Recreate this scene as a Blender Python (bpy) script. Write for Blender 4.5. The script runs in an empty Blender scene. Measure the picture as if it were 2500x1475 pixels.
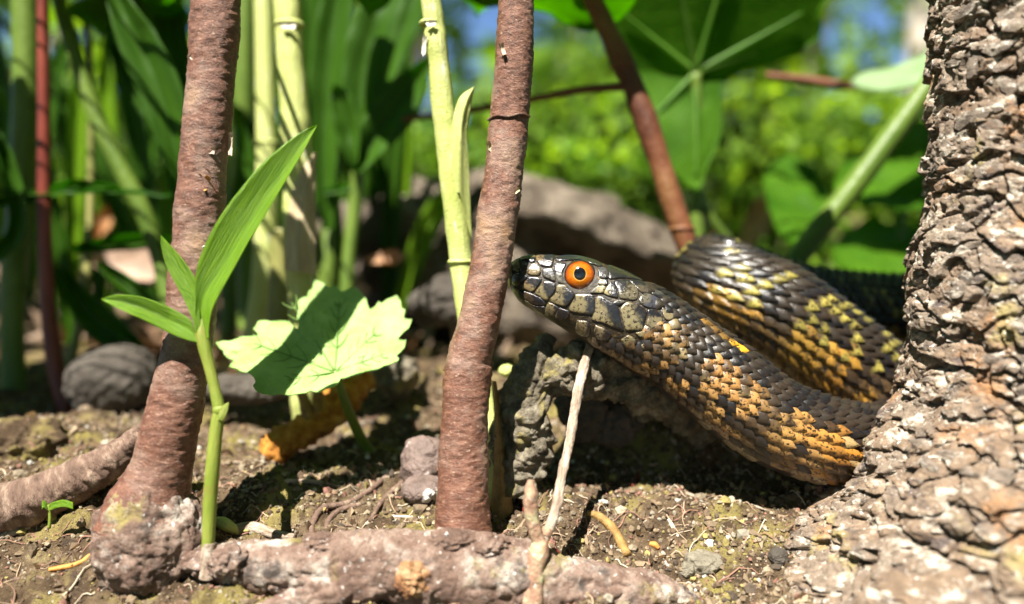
import bpy, math, random
import numpy as np
from mathutils import Vector

random.seed(7)
RNG = np.random.default_rng(7)
SC = bpy.context.scene
COL = SC.collection
SC.unit_settings.scale_length = 0.01            # one unit is one centimetre

# ------------------------------------------------------------------ camera, sky, sun, exposure
CAM_Z = 3.8
PITCH = math.radians(5.0)
F = 2083.0                                      # focal length in photo pixels (2500 wide)
cd = bpy.data.cameras.new('camera')
cam = bpy.data.objects.new('camera', cd)
COL.objects.link(cam)
cam.location = (0, 0, CAM_Z)
cam.rotation_euler = (math.pi / 2 - PITCH, 0, 0)
cd.sensor_width = 36.0
cd.lens = 36.0 * F / 2500
cd.clip_start = 0.1
cd.clip_end = 20000
cd.dof.use_dof = True
cd.dof.focus_distance = 11.45
cd.dof.aperture_fstop = 0.10
SC.camera = cam

SUN_FROM = Vector((-0.24, -0.44, 0.86)).normalized()
w = bpy.data.worlds.new('World')
SC.world = w
w.use_nodes = True
wn = w.node_tree
sky = wn.nodes.new('ShaderNodeTexSky')
sky.sky_type = 'NISHITA'
sky.sun_disc = False
sky.sun_elevation = math.asin(SUN_FROM.z)
sky.sun_rotation = math.atan2(SUN_FROM.x, SUN_FROM.y)
sky.altitude = 3000
sky.air_density = 1.0
sky.dust_density = 0.0
sky.ozone_density = 6.0
wn.links.new(sky.outputs[0], wn.nodes['Background'].inputs[0])
wn.nodes['Background'].inputs[1].default_value = 0.05

sl = bpy.data.lights.new('sun', 'SUN')
sl.energy = 5.0
sl.angle = math.radians(0.5)
sl.color = (1.0, 0.95, 0.86)
so = bpy.data.objects.new('sun', sl)
COL.objects.link(so)
so.location = (-5, -8, 30)
so.rotation_euler = (-SUN_FROM).to_track_quat('-Z', 'Y').to_euler()

SC.view_settings.view_transform = 'Standard'
SC.view_settings.look = 'None'
SC.view_settings.exposure = 1.68
SC.view_settings.gamma = 1.0
SC.view_settings.use_curve_mapping = False
SC.render.engine = 'CYCLES'
SC.cycles.use_denoising = True
SC.cycles.max_bounces = 8
SC.cycles.transmission_bounces = 6
SC.cycles.sample_clamp_indirect = 6

# ------------------------------------------------------------------ helpers: space
FWD = np.array([0, math.cos(PITCH), -math.sin(PITCH)])
UPV = np.array([0, math.sin(PITCH), math.cos(PITCH)])
RIGHT = np.array([1.0, 0, 0])
CAM = np.array([0, 0, CAM_Z])


def P(px, py, d):
    px, py, d = np.broadcast_arrays(np.asarray(px, float), np.asarray(py, float), np.asarray(d, float))
    return (CAM + d[..., None] * FWD + ((px - 1250) / F * d)[..., None] * RIGHT
            + ((737.5 - py) / F * d)[..., None] * UPV)


def fz(d):
    d = np.asarray(d, float)
    return np.where(d < 11.6, 11.6 - (11.6 - d) * 0.6, d)


def PL(lst):
    a = np.array(lst, float)
    return P(a[:, 0], a[:, 1], a[:, 2])


def to_px(V):
    r = V - CAM
    d = r @ FWD
    return 1250 + F * (r @ RIGHT) / d, 737.5 - F * (r @ UPV) / d, d


def catmull(pts, n):
    pts = np.asarray(pts, float)
    p = np.vstack([2 * pts[0] - pts[1], pts, 2 * pts[-1] - pts[-2]])
    seg = np.linalg.norm(np.diff(pts[:, :3], axis=0), axis=1) if pts.shape[1] >= 3 else np.linalg.norm(np.diff(pts, axis=0), axis=1)
    cum = np.concatenate([[0], np.cumsum(seg)])
    t = np.linspace(0, cum[-1], n)
    i = np.clip(np.searchsorted(cum, t, side='right') - 1, 0, len(pts) - 2)
    u = ((t - cum[i]) / np.maximum(seg[i], 1e-9))[:, None]
    p0, p1, p2, p3 = p[i], p[i + 1], p[i + 2], p[i + 3]
    return 0.5 * (2 * p1 + (p2 - p0) * u + (2 * p0 - 5 * p1 + 4 * p2 - p3) * u ** 2 + (3 * p1 - p0 - 3 * p2 + p3) * u ** 3)


def sm(x, a, b):
    t = np.clip((x - a) / (b - a), 0, 1)
    return t * t * (3 - 2 * t)


# ------------------------------------------------------------------ helpers: noise
def _h(ix, iy, iz, seed=0):
    n = (ix.astype(np.int64) * 374761393 + iy.astype(np.int64) * 668265263 + iz.astype(np.int64) * 1274126177 + seed * 982451653) & 0xFFFFFFFF
    n = ((n ^ (n >> 13)) * 1274126177) & 0xFFFFFFFF
    n = ((n ^ (n >> 16)) * 2246822519) & 0xFFFFFFFF
    n = n ^ (n >> 15)
    return (n & 0xFFFFFF) / float(0xFFFFFF)


def vn(p, seed=0):
    i = np.floor(p)
    f = p - i
    f = f * f * (3 - 2 * f)
    x, y, z = i[:, 0], i[:, 1], i[:, 2]
    r = 0
    for dx in (0, 1):
        wx = f[:, 0] if dx else 1 - f[:, 0]
        for dy in (0, 1):
            wy = f[:, 1] if dy else 1 - f[:, 1]
            for dz in (0, 1):
                wz = f[:, 2] if dz else 1 - f[:, 2]
                r = r + wx * wy * wz * _h(x + dx, y + dy, z + dz, seed)
    return r * 2 - 1


def fbm(p, oct=4, seed=0, gain=0.5):
    r = 0
    a = 1.0
    for o in range(oct):
        r = r + a * vn(p * (2.03 ** o) + o * 17.3, seed + o)
        a *= gain
    return r


def worley(p, seed=0, vec=False):
    i = np.floor(p)
    f1 = np.full(len(p), 9.0)
    f2 = np.full(len(p), 9.0)
    cid = np.zeros(len(p))
    off = np.zeros((len(p), 3))
    for dx in (-1, 0, 1):
        for dy in (-1, 0, 1):
            for dz in (-1, 0, 1):
                c = i + np.array([dx, dy, dz])
                h = [_h(c[:, 0], c[:, 1], c[:, 2], seed + k) for k in (1, 2, 3)]
                q = c + np.stack(h, 1)
                d = np.linalg.norm(p - q, axis=1)
                near = d < f1
                f2 = np.where(near, f1, np.minimum(f2, d))
                cid = np.where(near, h[0] * 0.7 + h[1] * 0.3, cid)
                if vec:
                    off = np.where(near[:, None], p - q, off)
                f1 = np.where(near, d, f1)
    return (f1, f2, cid, off) if vec else (f1, f2, cid)


# ------------------------------------------------------------------ helpers: objects
def tag(o, label=None, cat=None, group=None, kind=None):
    if label: o['label'] = label
    if cat: o['category'] = cat
    if group: o['group'] = group
    if kind: o['kind'] = kind
    return o


def empty(name, loc, label, cat, group=None):
    o = bpy.data.objects.new(name, None)
    COL.objects.link(o)
    o.location = [float(v) for v in loc]
    o.empty_display_size = 0.3
    return tag(o, label, cat, group)


def wloc(o):
    v = np.zeros(3)
    while o is not None:
        v = v + np.array(o.location)
        o = o.parent
    return v


def mk(name, V, Q=None, T=None, mat=None, parent=None, smooth=True, uv=None, col=None, origin=None):
    V = np.asarray(V, float)
    base = np.zeros(3)
    if parent is not None:
        base = wloc(parent)
    loc = np.zeros(3)
    if origin is not None:
        loc = np.asarray(origin, float) - base
        base = np.asarray(origin, float)
    me = bpy.data.meshes.new(name)
    Q = np.zeros((0, 4), int) if Q is None else np.asarray(Q, int).reshape(-1, 4)
    T = np.zeros((0, 3), int) if T is None else np.asarray(T, int).reshape(-1, 3)
    loops = np.concatenate([Q.ravel(), T.ravel()]).astype(np.int32)
    starts = np.concatenate([np.arange(len(Q)) * 4, len(Q) * 4 + np.arange(len(T)) * 3]).astype(np.int32)
    me.vertices.add(len(V))
    me.vertices.foreach_set('co', (V - base).astype(np.float32).ravel())
    me.loops.add(len(loops))
    me.loops.foreach_set('vertex_index', loops)
    me.polygons.add(len(starts))
    me.polygons.foreach_set('loop_start', starts)
    me.update(calc_edges=True)
    me.polygons.foreach_set('use_smooth', np.full(len(starts), bool(smooth)))
    if uv is not None:
        l = me.uv_layers.new(name='UVMap')
        l.data.foreach_set('uv', np.asarray(uv, np.float32)[loops].ravel())
    if col is not None:
        c = me.color_attributes.new('Col', 'FLOAT_COLOR', 'POINT')
        cc = np.ones((len(V), 4), np.float32)
        cc[:, :3] = col
        c.data.foreach_set('color', cc.ravel())
    if mat is not None:
        me.materials.append(mat)
    o = bpy.data.objects.new(name, me)
    COL.objects.link(o)
    o.location = [float(v) for v in loc]
    if parent is not None:
        o.parent = parent
    return o


def gridq(n, m, wrap=False):
    i = np.arange(n - 1)[:, None]
    mm = m if wrap else m - 1
    j = np.arange(mm)[None, :]
    j2 = (j + 1) % m
    a = i * m + j
    b = i * m + j2
    c = (i + 1) * m + j2
    d = (i + 1) * m + j
    return np.stack([a, b, c, d], -1).reshape(-1, 4)


def frames(C, up=None):
    T = np.gradient(C, axis=0)
    T /= np.linalg.norm(T, axis=1)[:, None]
    A = np.zeros_like(C)
    if up is not None:
        A[:] = up
        A -= (A * T).sum(1)[:, None] * T
        A /= np.linalg.norm(A, axis=1)[:, None]
    else:
        a = np.array([0, -1.0, 0.05])
        for k in range(len(C)):
            a = a - (a @ T[k]) * T[k]
            a /= np.linalg.norm(a)
            A[k] = a
    B = np.cross(T, A)
    return T, A, B


def tube_geo(C, R, nseg=16, disp=None, cap=True, flat=1.0):
    """rings round a path; seam lies on the far side; uv in cm"""
    C = np.asarray(C, float)
    n = len(C)
    R = np.broadcast_to(np.asarray(R, float), (n,))
    T, A, B = frames(C)
    th = np.linspace(0, 2 * math.pi, nseg, endpoint=False) + math.pi
    N = A[:, None, :] * np.cos(th)[None, :, None] + B[:, None, :] * np.sin(th)[None, :, None] * flat
    V = C[:, None, :] + N * R[:, None, None]
    s = np.concatenate([[0], np.cumsum(np.linalg.norm(np.diff(C, axis=0), axis=1))])
    uvv = np.stack([np.broadcast_to(th[None, :], (n, nseg)) * R.mean(), np.broadcast_to(s[:, None], (n, nseg))], -1)
    V = V.reshape(-1, 3)
    if disp is not None:
        V = V + N.reshape(-1, 3) * disp(V, uvv.reshape(-1, 2))[:, None]
    Q = gridq(n, nseg, True)
    Tn = []
    uv = uvv.reshape(-1, 2)
    if cap:
        V = np.vstack([V, C[0], C[-1]])
        uv = np.vstack([uv, [0, 0], [0, s[-1]]])
        j = np.arange(nseg)
        j2 = (j + 1) % nseg
        Tn = np.vstack([np.stack([np.full(nseg, n * nseg), j2, j], 1),
                        np.stack([np.full(nseg, n * nseg + 1), (n - 1) * nseg + j, (n - 1) * nseg + j2], 1)])
    else:
        Tn = np.zeros((0, 3), int)
    return V, Q, Tn, uv


def tube(name, pts, radii, mat, parent=None, n=60, nseg=14, disp=None, origin=None, flat=1.0):
    """pts: rows of px,py,depth; radii in photo pixels at that depth"""
    a = np.array(pts, float)
    a[:, 2] = fz(a[:, 2])
    rr = np.array(radii, float) if np.ndim(radii) else np.full(len(a), float(radii))
    W = np.column_stack([PL(a), rr * a[:, 2] / F])
    W = catmull(W, n)
    V, Q, T, uv = tube_geo(W[:, :3], np.maximum(W[:, 3], 0.003), nseg, disp, flat=flat)
    return mk(name, V, Q, T, mat, parent, uv=uv, origin=origin)


def ico(sub=1):
    t = (1 + 5 ** .5) / 2
    v = [(-1, t, 0), (1, t, 0), (-1, -t, 0), (1, -t, 0), (0, -1, t), (0, 1, t), (0, -1, -t), (0, 1, -t), (t, 0, -1), (t, 0, 1), (-t, 0, -1), (-t, 0, 1)]
    f = [(0, 11, 5), (0, 5, 1), (0, 1, 7), (0, 7, 10), (0, 10, 11), (1, 5, 9), (5, 11, 4), (11, 10, 2), (10, 7, 6), (7, 1, 8), (3, 9, 4), (3, 4, 2), (3, 2, 6), (3, 6, 8), (3, 8, 9), (4, 9, 5), (2, 4, 11), (6, 2, 10), (8, 6, 7), (9, 8, 1)]
    v = [np.array(x, float) / np.linalg.norm(x) for x in v]
    for _ in range(sub):
        cache = {}
        nf = []

        def mid(a, b):
            k = (min(a, b), max(a, b))
            if k not in cache:
                m = v[a] + v[b]
                v.append(m / np.linalg.norm(m))
                cache[k] = len(v) - 1
            return cache[k]
        for a, b, c in f:
            x, y, z = mid(a, b), mid(b, c), mid(c, a)
            nf += [(a, x, z), (b, y, x), (c, z, y), (x, y, z)]
        f = nf
    return np.array(v), np.array(f)


ICO0, ICO1, ICO4, ICO5 = ico(0), ico(1), ico(4), ico(5)


def blob(name, center, rad, mat, parent=None, amp=0.2, freq=1.5, fine=0.03, ffreq=8, seed=0, hi=True, origin=None):
    v, f = ICO5 if hi else ICO4
    r = np.array(rad, float)
    q = v * r / r.mean()
    k = 1 + amp * fbm(q * freq + seed * 3.1, 3, seed) + fine * fbm(q * ffreq + seed, 4, seed + 5)
    V = np.asarray(center) + v * r * k[:, None]
    return mk(name, V, None, f, mat, parent, origin=origin)


# ------------------------------------------------------------------ helpers: materials
def nd(nt, t, props=None, **ins):
    n = nt.nodes.new(t)
    for k, v in (props or {}).items():
        setattr(n, k, v)
    for k, v in ins.items():
        s = n.inputs[int(k[1:])] if k[0] == 'i' and k[1:].isdigit() else n.inputs[k.replace('_', ' ')]
        if isinstance(v, bpy.types.NodeSocket):
            nt.links.new(v, s)
        else:
            s.default_value = v
    return n


def c4(c):
    return (c[0], c[1], c[2], 1.0)


def noise(nt, vec, scale, detail=4, rough=0.55, stretch=None, dist=0.0):
    if stretch:
        vec = nd(nt, 'ShaderNodeMapping', i0=vec, Scale=stretch).outputs[0]
    return nd(nt, 'ShaderNodeTexNoise', i0=vec, Scale=scale, Detail=detail, Roughness=rough, Distortion=dist).outputs[0]


def ramp(nt, fac, stops):
    r = nt.nodes.new('ShaderNodeValToRGB')
    nt.links.new(fac, r.inputs[0])
    e = r.color_ramp.elements
    while len(e) < len(stops):
        e.new(0.5)
    for x, (p, c) in zip(e, stops):
        x.position = p
        x.color = c4(c) if len(c) == 3 else c
    return r.outputs[0]


def mixc(nt, fac, a, b, blend='MIX'):
    m = nt.nodes.new('ShaderNodeMix')
    m.data_type = 'RGBA'
    m.blend_type = blend
    for s, v in ((m.inputs[0], fac), (m.inputs[6], a), (m.inputs[7], b)):
        if isinstance(v, bpy.types.NodeSocket):
            nt.links.new(v, s)
        elif isinstance(v, (int, float)):
            s.default_value = v
        else:
            s.default_value = c4(v)
    return m.outputs[2]


def pbr(name, stops=None, scale=3.0, detail=5, nrough=0.6, stretch=None, coord='Object', spots=(), bumps=(), rough=0.6, spec=0.4,
        trans=None, attr=False, attr_var=0.25, coat=0.0, sss=None):
    """stops: colours along a noise; spots: (colour, scale, lo, hi, stretch); bumps: (scale, distance, stretch); trans: (colour or tint, factor)"""
    m = bpy.data.materials.new(name)
    m.use_nodes = True
    nt = m.node_tree
    nt.nodes.clear()
    out = nt.nodes.new('ShaderNodeOutputMaterial')
    tc = nt.nodes.new('ShaderNodeTexCoord')
    vec = tc.outputs[coord]
    if attr:
        c = nd(nt, 'ShaderNodeAttribute', {'attribute_name': 'Col'}).outputs['Color']
        if attr_var:
            k = ramp(nt, noise(nt, vec, scale, detail, nrough, stretch), [(0.3, (1 - attr_var,) * 3), (0.7, (1 + attr_var * .0,) * 3)])
            c = mixc(nt, 1.0, c, k, 'MULTIPLY')
    else:
        c = ramp(nt, noise(nt, vec, scale, detail, nrough, stretch), stops)
    for sp in spots:
        colr, sc, lo, hi = sp[:4]
        st = sp[4] if len(sp) > 4 else None
        f = ramp(nt, noise(nt, vec, sc, 5, 0.62, st), [(lo, (0, 0, 0)), (hi, (1, 1, 1))])
        c = mixc(nt, f, c, colr)
    b = nd(nt, 'ShaderNodeBsdfPrincipled', Roughness=rough)
    b.inputs['Specular IOR Level'].default_value = spec
    if coat:
        b.inputs['Coat Weight'].default_value = coat
        b.inputs['Coat Roughness'].default_value = 0.06
    nt.links.new(c, b.inputs['Base Color'])
    nrm = None
    for bp in bumps:
        sc, ds = bp[:2]
        st = bp[2] if len(bp) > 2 else None
        h = noise(nt, vec, sc, 5, 0.65, st)
        bn = nd(nt, 'ShaderNodeBump', Strength=1.0, Distance=ds, Height=h)
        if nrm is not None:
            nt.links.new(nrm, bn.inputs['Normal'])
        nrm = bn.outputs[0]
    if nrm is not None:
        nt.links.new(nrm, b.inputs['Normal'])
    sh = b.outputs[0]
    if trans:
        tcol, fac = trans
        cc = mixc(nt, 1.0, c, tcol, 'MULTIPLY')
        t = nd(nt, 'ShaderNodeBsdfTranslucent', i0=cc)
        if nrm is not None:
            nt.links.new(nrm, t.inputs['Normal'])
        ms = nd(nt, 'ShaderNodeMixShader', i0=fac, i1=sh, i2=t.outputs[0])
        sh = ms.outputs[0]
    nt.links.new(sh, out.inputs[0])
    m['nt'] = 1
    return m


M = {}
M['soil'] = pbr('soil', [(0.28, (0.075, 0.05, 0.03)), (0.43, (0.085, 0.055, 0.032)), (0.57, (0.18, 0.126, 0.074)), (0.7, (0.37, 0.295, 0.19))], 2.2, 8, 0.7,
                spots=[((0.27, 0.22, 0.07), 1.1, 0.50, 0.62), ((0.07, 0.05, 0.035), 2.7, 0.58, 0.68), ((0.30, 0.16, 0.12), 5.0, 0.62, 0.70), ((0.62, 0.58, 0.48), 11.0, 0.68, 0.72)],
                bumps=[(7, 0.08), (18, 0.07), (45, 0.03)], rough=0.9, spec=0.15)
M['crumb'] = pbr('crumb', attr=True, scale=14, attr_var=0.5, bumps=[(25, 0.02)], rough=0.85, spec=0.2)
M['stem_bark'] = pbr('stem_bark', [(0.28, (0.060, 0.024, 0.014)), (0.5, (0.145, 0.058, 0.034)), (0.72, (0.26, 0.125, 0.078))], 3.0, 9, 0.70, (2.2, 2.4, 1), 'UV',
                     spots=[((0.27, 0.185, 0.145), 0.8, 0.50, 0.64), ((0.07, 0.032, 0.025), 2.4, 0.60, 0.70, (1, 2.2, 1)), ((0.36, 0.25, 0.18), 17, 0.57, 0.70, (1, 1.5, 1)), ((0.10, 0.04, 0.03), 7, 0.62, 0.72, (1.2, 3, 1)), ((0.30, 0.15, 0.055), 0.8, 0.56, 0.75)],
                     bumps=[(7, 0.012, (1, 2.2, 1)), (26, 0.020, (1, 1.3, 1)), (60, .012)], rough=0.40, spec=0.45)
M['root_bark'] = pbr('root_bark', [(0.27, (0.075, 0.046, 0.035)), (0.45, (0.20, 0.122, 0.09)), (0.58, (0.33, 0.23, 0.18)), (0.72, (0.52, 0.44, 0.37))], 2.0, 8, 0.7,
                     spots=[((0.10, 0.08, 0.07), 1.9, 0.57, 0.68), ((0.58, 0.51, 0.44), 2.4, 0.55, 0.68), ((0.75, 0.72, 0.68), 12, 0.62, 0.69), ((0.30, 0.24, 0.08), 1.3, 0.60, 0.72)],
                     bumps=[(6, 0.08, (1, 1, 1.6)), (18, 0.05), (40, 0.03)], rough=0.65, spec=0.35)
M['trunk_bark'] = pbr('trunk_bark', attr=True, scale=7, detail=9, attr_var=0.55,
                      spots=[((0.74, 0.66, 0.55), 4.0, 0.53, 0.65, (1, 1, 2)), ((0.46, 0.24, 0.11), 1.3, 0.58, 0.70), ((0.13, 0.10, 0.09), 2.6, 0.57, 0.68, (1, 1, 2.2)), ((0.48, 0.39, 0.15), 0.9, 0.60, 0.70), ((.86, .82, .76), 12, .62, .69)],
                      bumps=[(9, 0.07, (1, 1, 2)), (24, 0.05), (50, 0.025)], rough=0.75, spec=0.3)
M['side_bark'] = pbr('side_bark', [(0.3, (0.075, 0.046, 0.034)), (0.52, (0.18, 0.115, 0.085)), (0.7, (0.36, 0.27, 0.2))], 2.6, 7, 0.65, (1, 2.5, 1), 'UV',
                     bumps=[(7, 0.06, (1, 3, 1))], rough=0.75, spec=0.2)
M['sprout'] = pbr('sprout_leaf', [(0.3, (0.13, 0.27, 0.010)), (0.7, (0.23, 0.39, 0.02))], 4, 3, 0.5, (7, 0.5, 1), 'UV', bumps=[(9, 0.03, (5, 0.2, 1)), (60, 0.008)],
                  rough=0.25, spec=0.5, trans=((2.1, 1.85, 0.45), 0.52))
M['sprout_stem'] = pbr('sprout_stem', [(0.3, (0.20, 0.27, 0.03)), (0.6, (0.29, 0.34, 0.06)), (0.8, (0.36, 0.28, 0.08))], 1.5, 5, 0.6, (1.5, 1, 1), 'UV',
                       spots=[((0.34, 0.20, 0.07), 1.1, 0.54, 0.70), ((0.28, 0.12, 0.05), 7, 0.66, 0.74)], bumps=[(12, 0.014, (3, .35, 1)), (40, .008)], rough=0.4, spec=0.45, trans=((1.3, 1.3, 0.7), 0.25))
M['pale_leaf'] = pbr('scalloped_leaf', [(0.3, (0.31, 0.50, 0.12)), (0.7, (0.50, 0.70, 0.27))], 2.5, 5, 0.6, spots=[((0.22, 0.36, 0.07), 2.6, 0.60, 0.72)], bumps=[(5, 0.05), (30, 0.012)], rough=0.5, spec=0.4, trans=((1.05, 1.1, 0.55), 0.4))
M['pale_stem'] = pbr('pale_stem', [(0.3, (0.44, 0.50, 0.12)), (0.6, (0.58, 0.62, 0.22)), (0.8, (0.66, 0.66, 0.32))], 1.2, 5, 0.6, (2, 0.8, 1), 'UV',
                     spots=[((0.72, 0.70, 0.55), 2.2, 0.60, 0.72, (4, .8, 1)), ((0.3, 0.16, 0.05), 5, 0.70, 0.75)], bumps=[(5, 0.03, (3, .6, 1)), (22, 0.015)], rough=0.42, spec=0.45, trans=((1.1, 1.1, 0.6), 0.2))
M['sheath'] = pbr('dry_sheath', [(0.3, (0.42, 0.30, 0.17)), (0.6, (0.62, 0.52, 0.33)), (0.8, (0.70, 0.66, 0.42))], 1.4, 6, 0.6, (5, .7, 1), 'UV', bumps=[(5, 0.04, (5, .5, 1))], rough=0.6, spec=0.3, trans=((1, 1, .7), 0.2))
M['green_stem'] = pbr('green_stem', [(0.3, (0.07, 0.13, 0.015)), (0.7, (0.17, 0.25, 0.04))], 1.0, 4, 0.6, (2, .6, 1), 'UV', bumps=[(6, 0.02)], rough=0.4, spec=0.4, trans=((1.3, 1.3, .6), 0.25))
M['dull_stem'] = pbr('olive_stem', [(0.3, (0.13, 0.14, 0.035)), (0.7, (0.27, 0.25, 0.08))], 1.0, 4, 0.6, (2, .6, 1), 'UV', rough=0.5, spec=0.3)
M['red_stem'] = pbr('red_stem', [(0.3, (0.10, 0.016, 0.011)), (0.7, (0.22, 0.045, 0.026))], 1.2, 5, 0.6, (2, .7, 1), 'UV', rough=0.4, spec=0.4)
M['brown_stem'] = pbr('brown_stem', [(0.3, (0.06, 0.018, 0.010)), (0.5, (0.15, 0.052, 0.022)), (0.75, (0.22, 0.12, 0.035))], 0.8, 5, 0.6, (1, .6, 1), 'UV', bumps=[(8, 0.03)], rough=0.5, spec=0.35)
M['twig'] = pbr('twig_bark', [(0.3, (0.20, 0.13, 0.09)), (0.5, (0.42, 0.32, 0.24)), (0.66, (0.64, 0.57, 0.48))], 2.0, 7, 0.65, (6, 1.2, 1), 'UV', bumps=[(10, 0.04, (6, 1, 1)), (25, .02)], rough=0.7, spec=0.25)
M['twig_base'] = pbr('twig_base_bark', [(0.28, (0.20, 0.09, 0.055)), (0.5, (0.38, 0.23, 0.15)), (0.7, (0.52, 0.42, 0.28))], 2.4, 7, 0.65, (3, 2, 1), 'UV',
                     spots=[((0.5, 0.48, 0.27), 2.0, 0.52, 0.64), ((.65, .6, .52), 9, .6, .68)], bumps=[(10, 0.04, (2, 2, 1)), (25, .02)], rough=0.65, spec=0.3)
M['blade'] = pbr('blade_leaf', [(0.3, (0.035, 0.105, 0.008)), (0.7, (0.075, 0.18, 0.014))], 1.2, 4, 0.5, (6, .4, 1), 'UV', bumps=[(3, 0.03, (4, .3, 1))], rough=0.38, spec=0.4, trans=((2.2, 2.1, .35), 0.58))
M['broad'] = pbr('broad_leaf', [(0.3, (0.055, 0.16, 0.008)), (0.7, (0.12, 0.26, 0.016))], 0.8, 4, 0.5, bumps=[(2, 0.05)], rough=0.55, spec=0.15, trans=((2.3, 2.1, .25), 0.68))
M['leaf_rib'] = pbr('leaf_rib', [(0.3, (0.17, 0.30, 0.06)), (0.7, (0.25, 0.40, 0.10))], 3, 3, rough=0.5, trans=((1.05, 1.1, .55), 0.35))
M['vein'] = pbr('leaf_vein', [(0.3, (0.075, 0.19, 0.015)), (0.7, (0.13, 0.26, 0.03))], 1, 3, rough=0.5, trans=((1.6, 1.7, .6), 0.5))
M['silver_leaf'] = pbr('silvery_leaf', [(0.3, (0.22, 0.34, 0.15)), (0.7, (0.36, 0.47, 0.28))], 1, 4, rough=0.35, spec=0.5, trans=((1.2, 1.3, .7), 0.4))
M['foliage'] = pbr('foliage', attr=True, attr_var=0.0, rough=0.5, spec=0.2, trans=((2.0, 1.85, .35), 0.55))
M['litter'] = pbr('dry_leaf', attr=True, attr_var=0.4, scale=2, rough=0.6, spec=0.25, trans=((1.2, 1.0, .7), 0.25))
M['rock'] = pbr('rock', [(0.32, (0.06, 0.046, 0.035)), (0.5, (0.19, 0.15, 0.112)), (0.66, (0.40, 0.33, 0.255))], 0.7, 8, 0.7,
                spots=[((0.08, 0.07, 0.06), 1.2, 0.6, 0.7), ((0.46, 0.38, 0.30), 1.6, 0.60, 0.70)], bumps=[(1.6, 0.9), (5, .3)], rough=0.85, spec=0.2)
M['stone'] = pbr('stone', [(0.3, (0.085, 0.058, 0.047)), (0.6, (0.16, 0.112, 0.095)), (0.8, (0.26, 0.205, 0.18))], 4, 6, 0.6,
                 spots=[((0.72, 0.68, 0.64), 2.0, 0.57, 0.64)], bumps=[(14, 0.03)], rough=0.6, spec=0.35)
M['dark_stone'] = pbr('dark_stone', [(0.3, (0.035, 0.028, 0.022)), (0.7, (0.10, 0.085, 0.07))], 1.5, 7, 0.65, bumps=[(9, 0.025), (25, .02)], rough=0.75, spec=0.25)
M['pale_stone'] = pbr('pale_stone', [(0.3, (0.11, 0.095, 0.07)), (0.7, (0.27, 0.24, 0.18))], 4, 6, 0.6, bumps=[(10, 0.05)], rough=0.8, spec=0.2)
M['clod'] = pbr('clod', [(0.3, (0.06, 0.05, 0.038)), (0.48, (0.19, 0.16, 0.115)), (0.65, (0.40, 0.35, 0.26))], 4, 8, 0.7,
                spots=[((0.36, 0.30, 0.10), 2.2, 0.56, 0.66), ((0.55, 0.53, 0.46), 9, 0.64, 0.70)], bumps=[(7, 0.10), (18, 0.07), (45, .03)], rough=0.9, spec=0.15)
M['rhizome'] = pbr('rhizome', [(0.3, (0.30, 0.10, 0.014)), (0.55, (0.58, 0.25, 0.04)), (0.75, (0.72, 0.42, 0.13))], 5, 6, 0.65, bumps=[(12, 0.08), (30, .03)], rough=0.7, spec=0.25)
M['knot'] = pbr('knot_wood', [(0.3, (0.12, 0.05, 0.025)), (0.5, (0.36, 0.17, 0.07)), (0.7, (0.52, 0.36, 0.2))], 5, 6, 0.65, bumps=[(9, 0.08), (30, .03)], rough=0.7)
M['ochre'] = pbr('ochre_root', [(0.3, (0.17, 0.095, 0.027)), (0.7, (0.34, 0.21, 0.07))], 8, 5, 0.6, bumps=[(25, 0.02)], rough=0.6, spec=0.3)
M['fibre'] = pbr('root_fibre', attr=True, attr_var=0.3, scale=5, rough=0.7, spec=0.25)
M['orange_chip'] = pbr('orange_chip', [(0.3, (0.42, 0.15, 0.03)), (0.7, (0.60, 0.28, 0.07))], 8, 5, 0.6, bumps=[(20, 0.02)], rough=0.5, spec=0.3)
M['white_flake'] = pbr('white_flake', [(0.3, (0.48, 0.44, 0.36)), (0.7, (0.66, 0.62, 0.54))], 8, 4, rough=0.6)
M['far_trunk'] = pbr('far_trunk_bark', [(0.3, (0.30, 0.25, 0.20)), (0.7, (0.55, 0.48, 0.40))], 0.05, 5, rough=0.8)
M['scale'] = pbr('snake_scale', attr=True, attr_var=0.0, scale=9, spots=[((0.022, 0.014, 0.008), 22, 0.54, 0.60), ((0.03, 0.018, 0.01), 8, 0.60, 0.68)], bumps=[(45, 0.006)], rough=0.34, spec=0.55, coat=0.10)
M['plate'] = pbr('snake_head_plate', attr=True, attr_var=0.0, scale=9, spots=[((0.03, 0.022, 0.014), 24, 0.52, 0.60)], bumps=[(22, 0.010)], rough=0.20, spec=0.7, coat=0.35)
M['skin'] = pbr('snake_skin', [(0.35, (0.010, 0.008, 0.006)), (0.58, (0.04, 0.026, 0.012)), (0.75, (0.16, 0.10, 0.04))], 14, 6, 0.6, bumps=[(24, 0.02)], rough=0.4, spec=0.5)
M['eye_dark'] = pbr('eye_rim', [(0.3, (0.008, 0.006, 0.006)), (0.7, (0.02, 0.015, 0.014))], 6, 3, rough=0.08, spec=0.8, coat=0.6)
M['iris'] = pbr('iris', attr=True, attr_var=0.3, scale=16, rough=0.12, spec=0.6, coat=0.6)
M['pupil'] = pbr('pupil', [(0.3, (0.004, 0.004, 0.006)), (0.7, (0.006, 0.006, 0.01))], 6, 3, rough=0.05, spec=0.8, coat=0.6)

# ------------------------------------------------------------------ the ground: one sheet out to the horizon
_PROF_D = np.array([-4000, 0, 7, 10.2, 12, 14.2, 18, 24, 35, 60, 300, 700, 4000], float)
_PROF_Z = np.array([-3.0, -2.4, -1.6, -0.80, -0.03, 0.05, 0.35, 0.45, 0.9, 3.0, 25, 45, 60], float)


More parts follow.
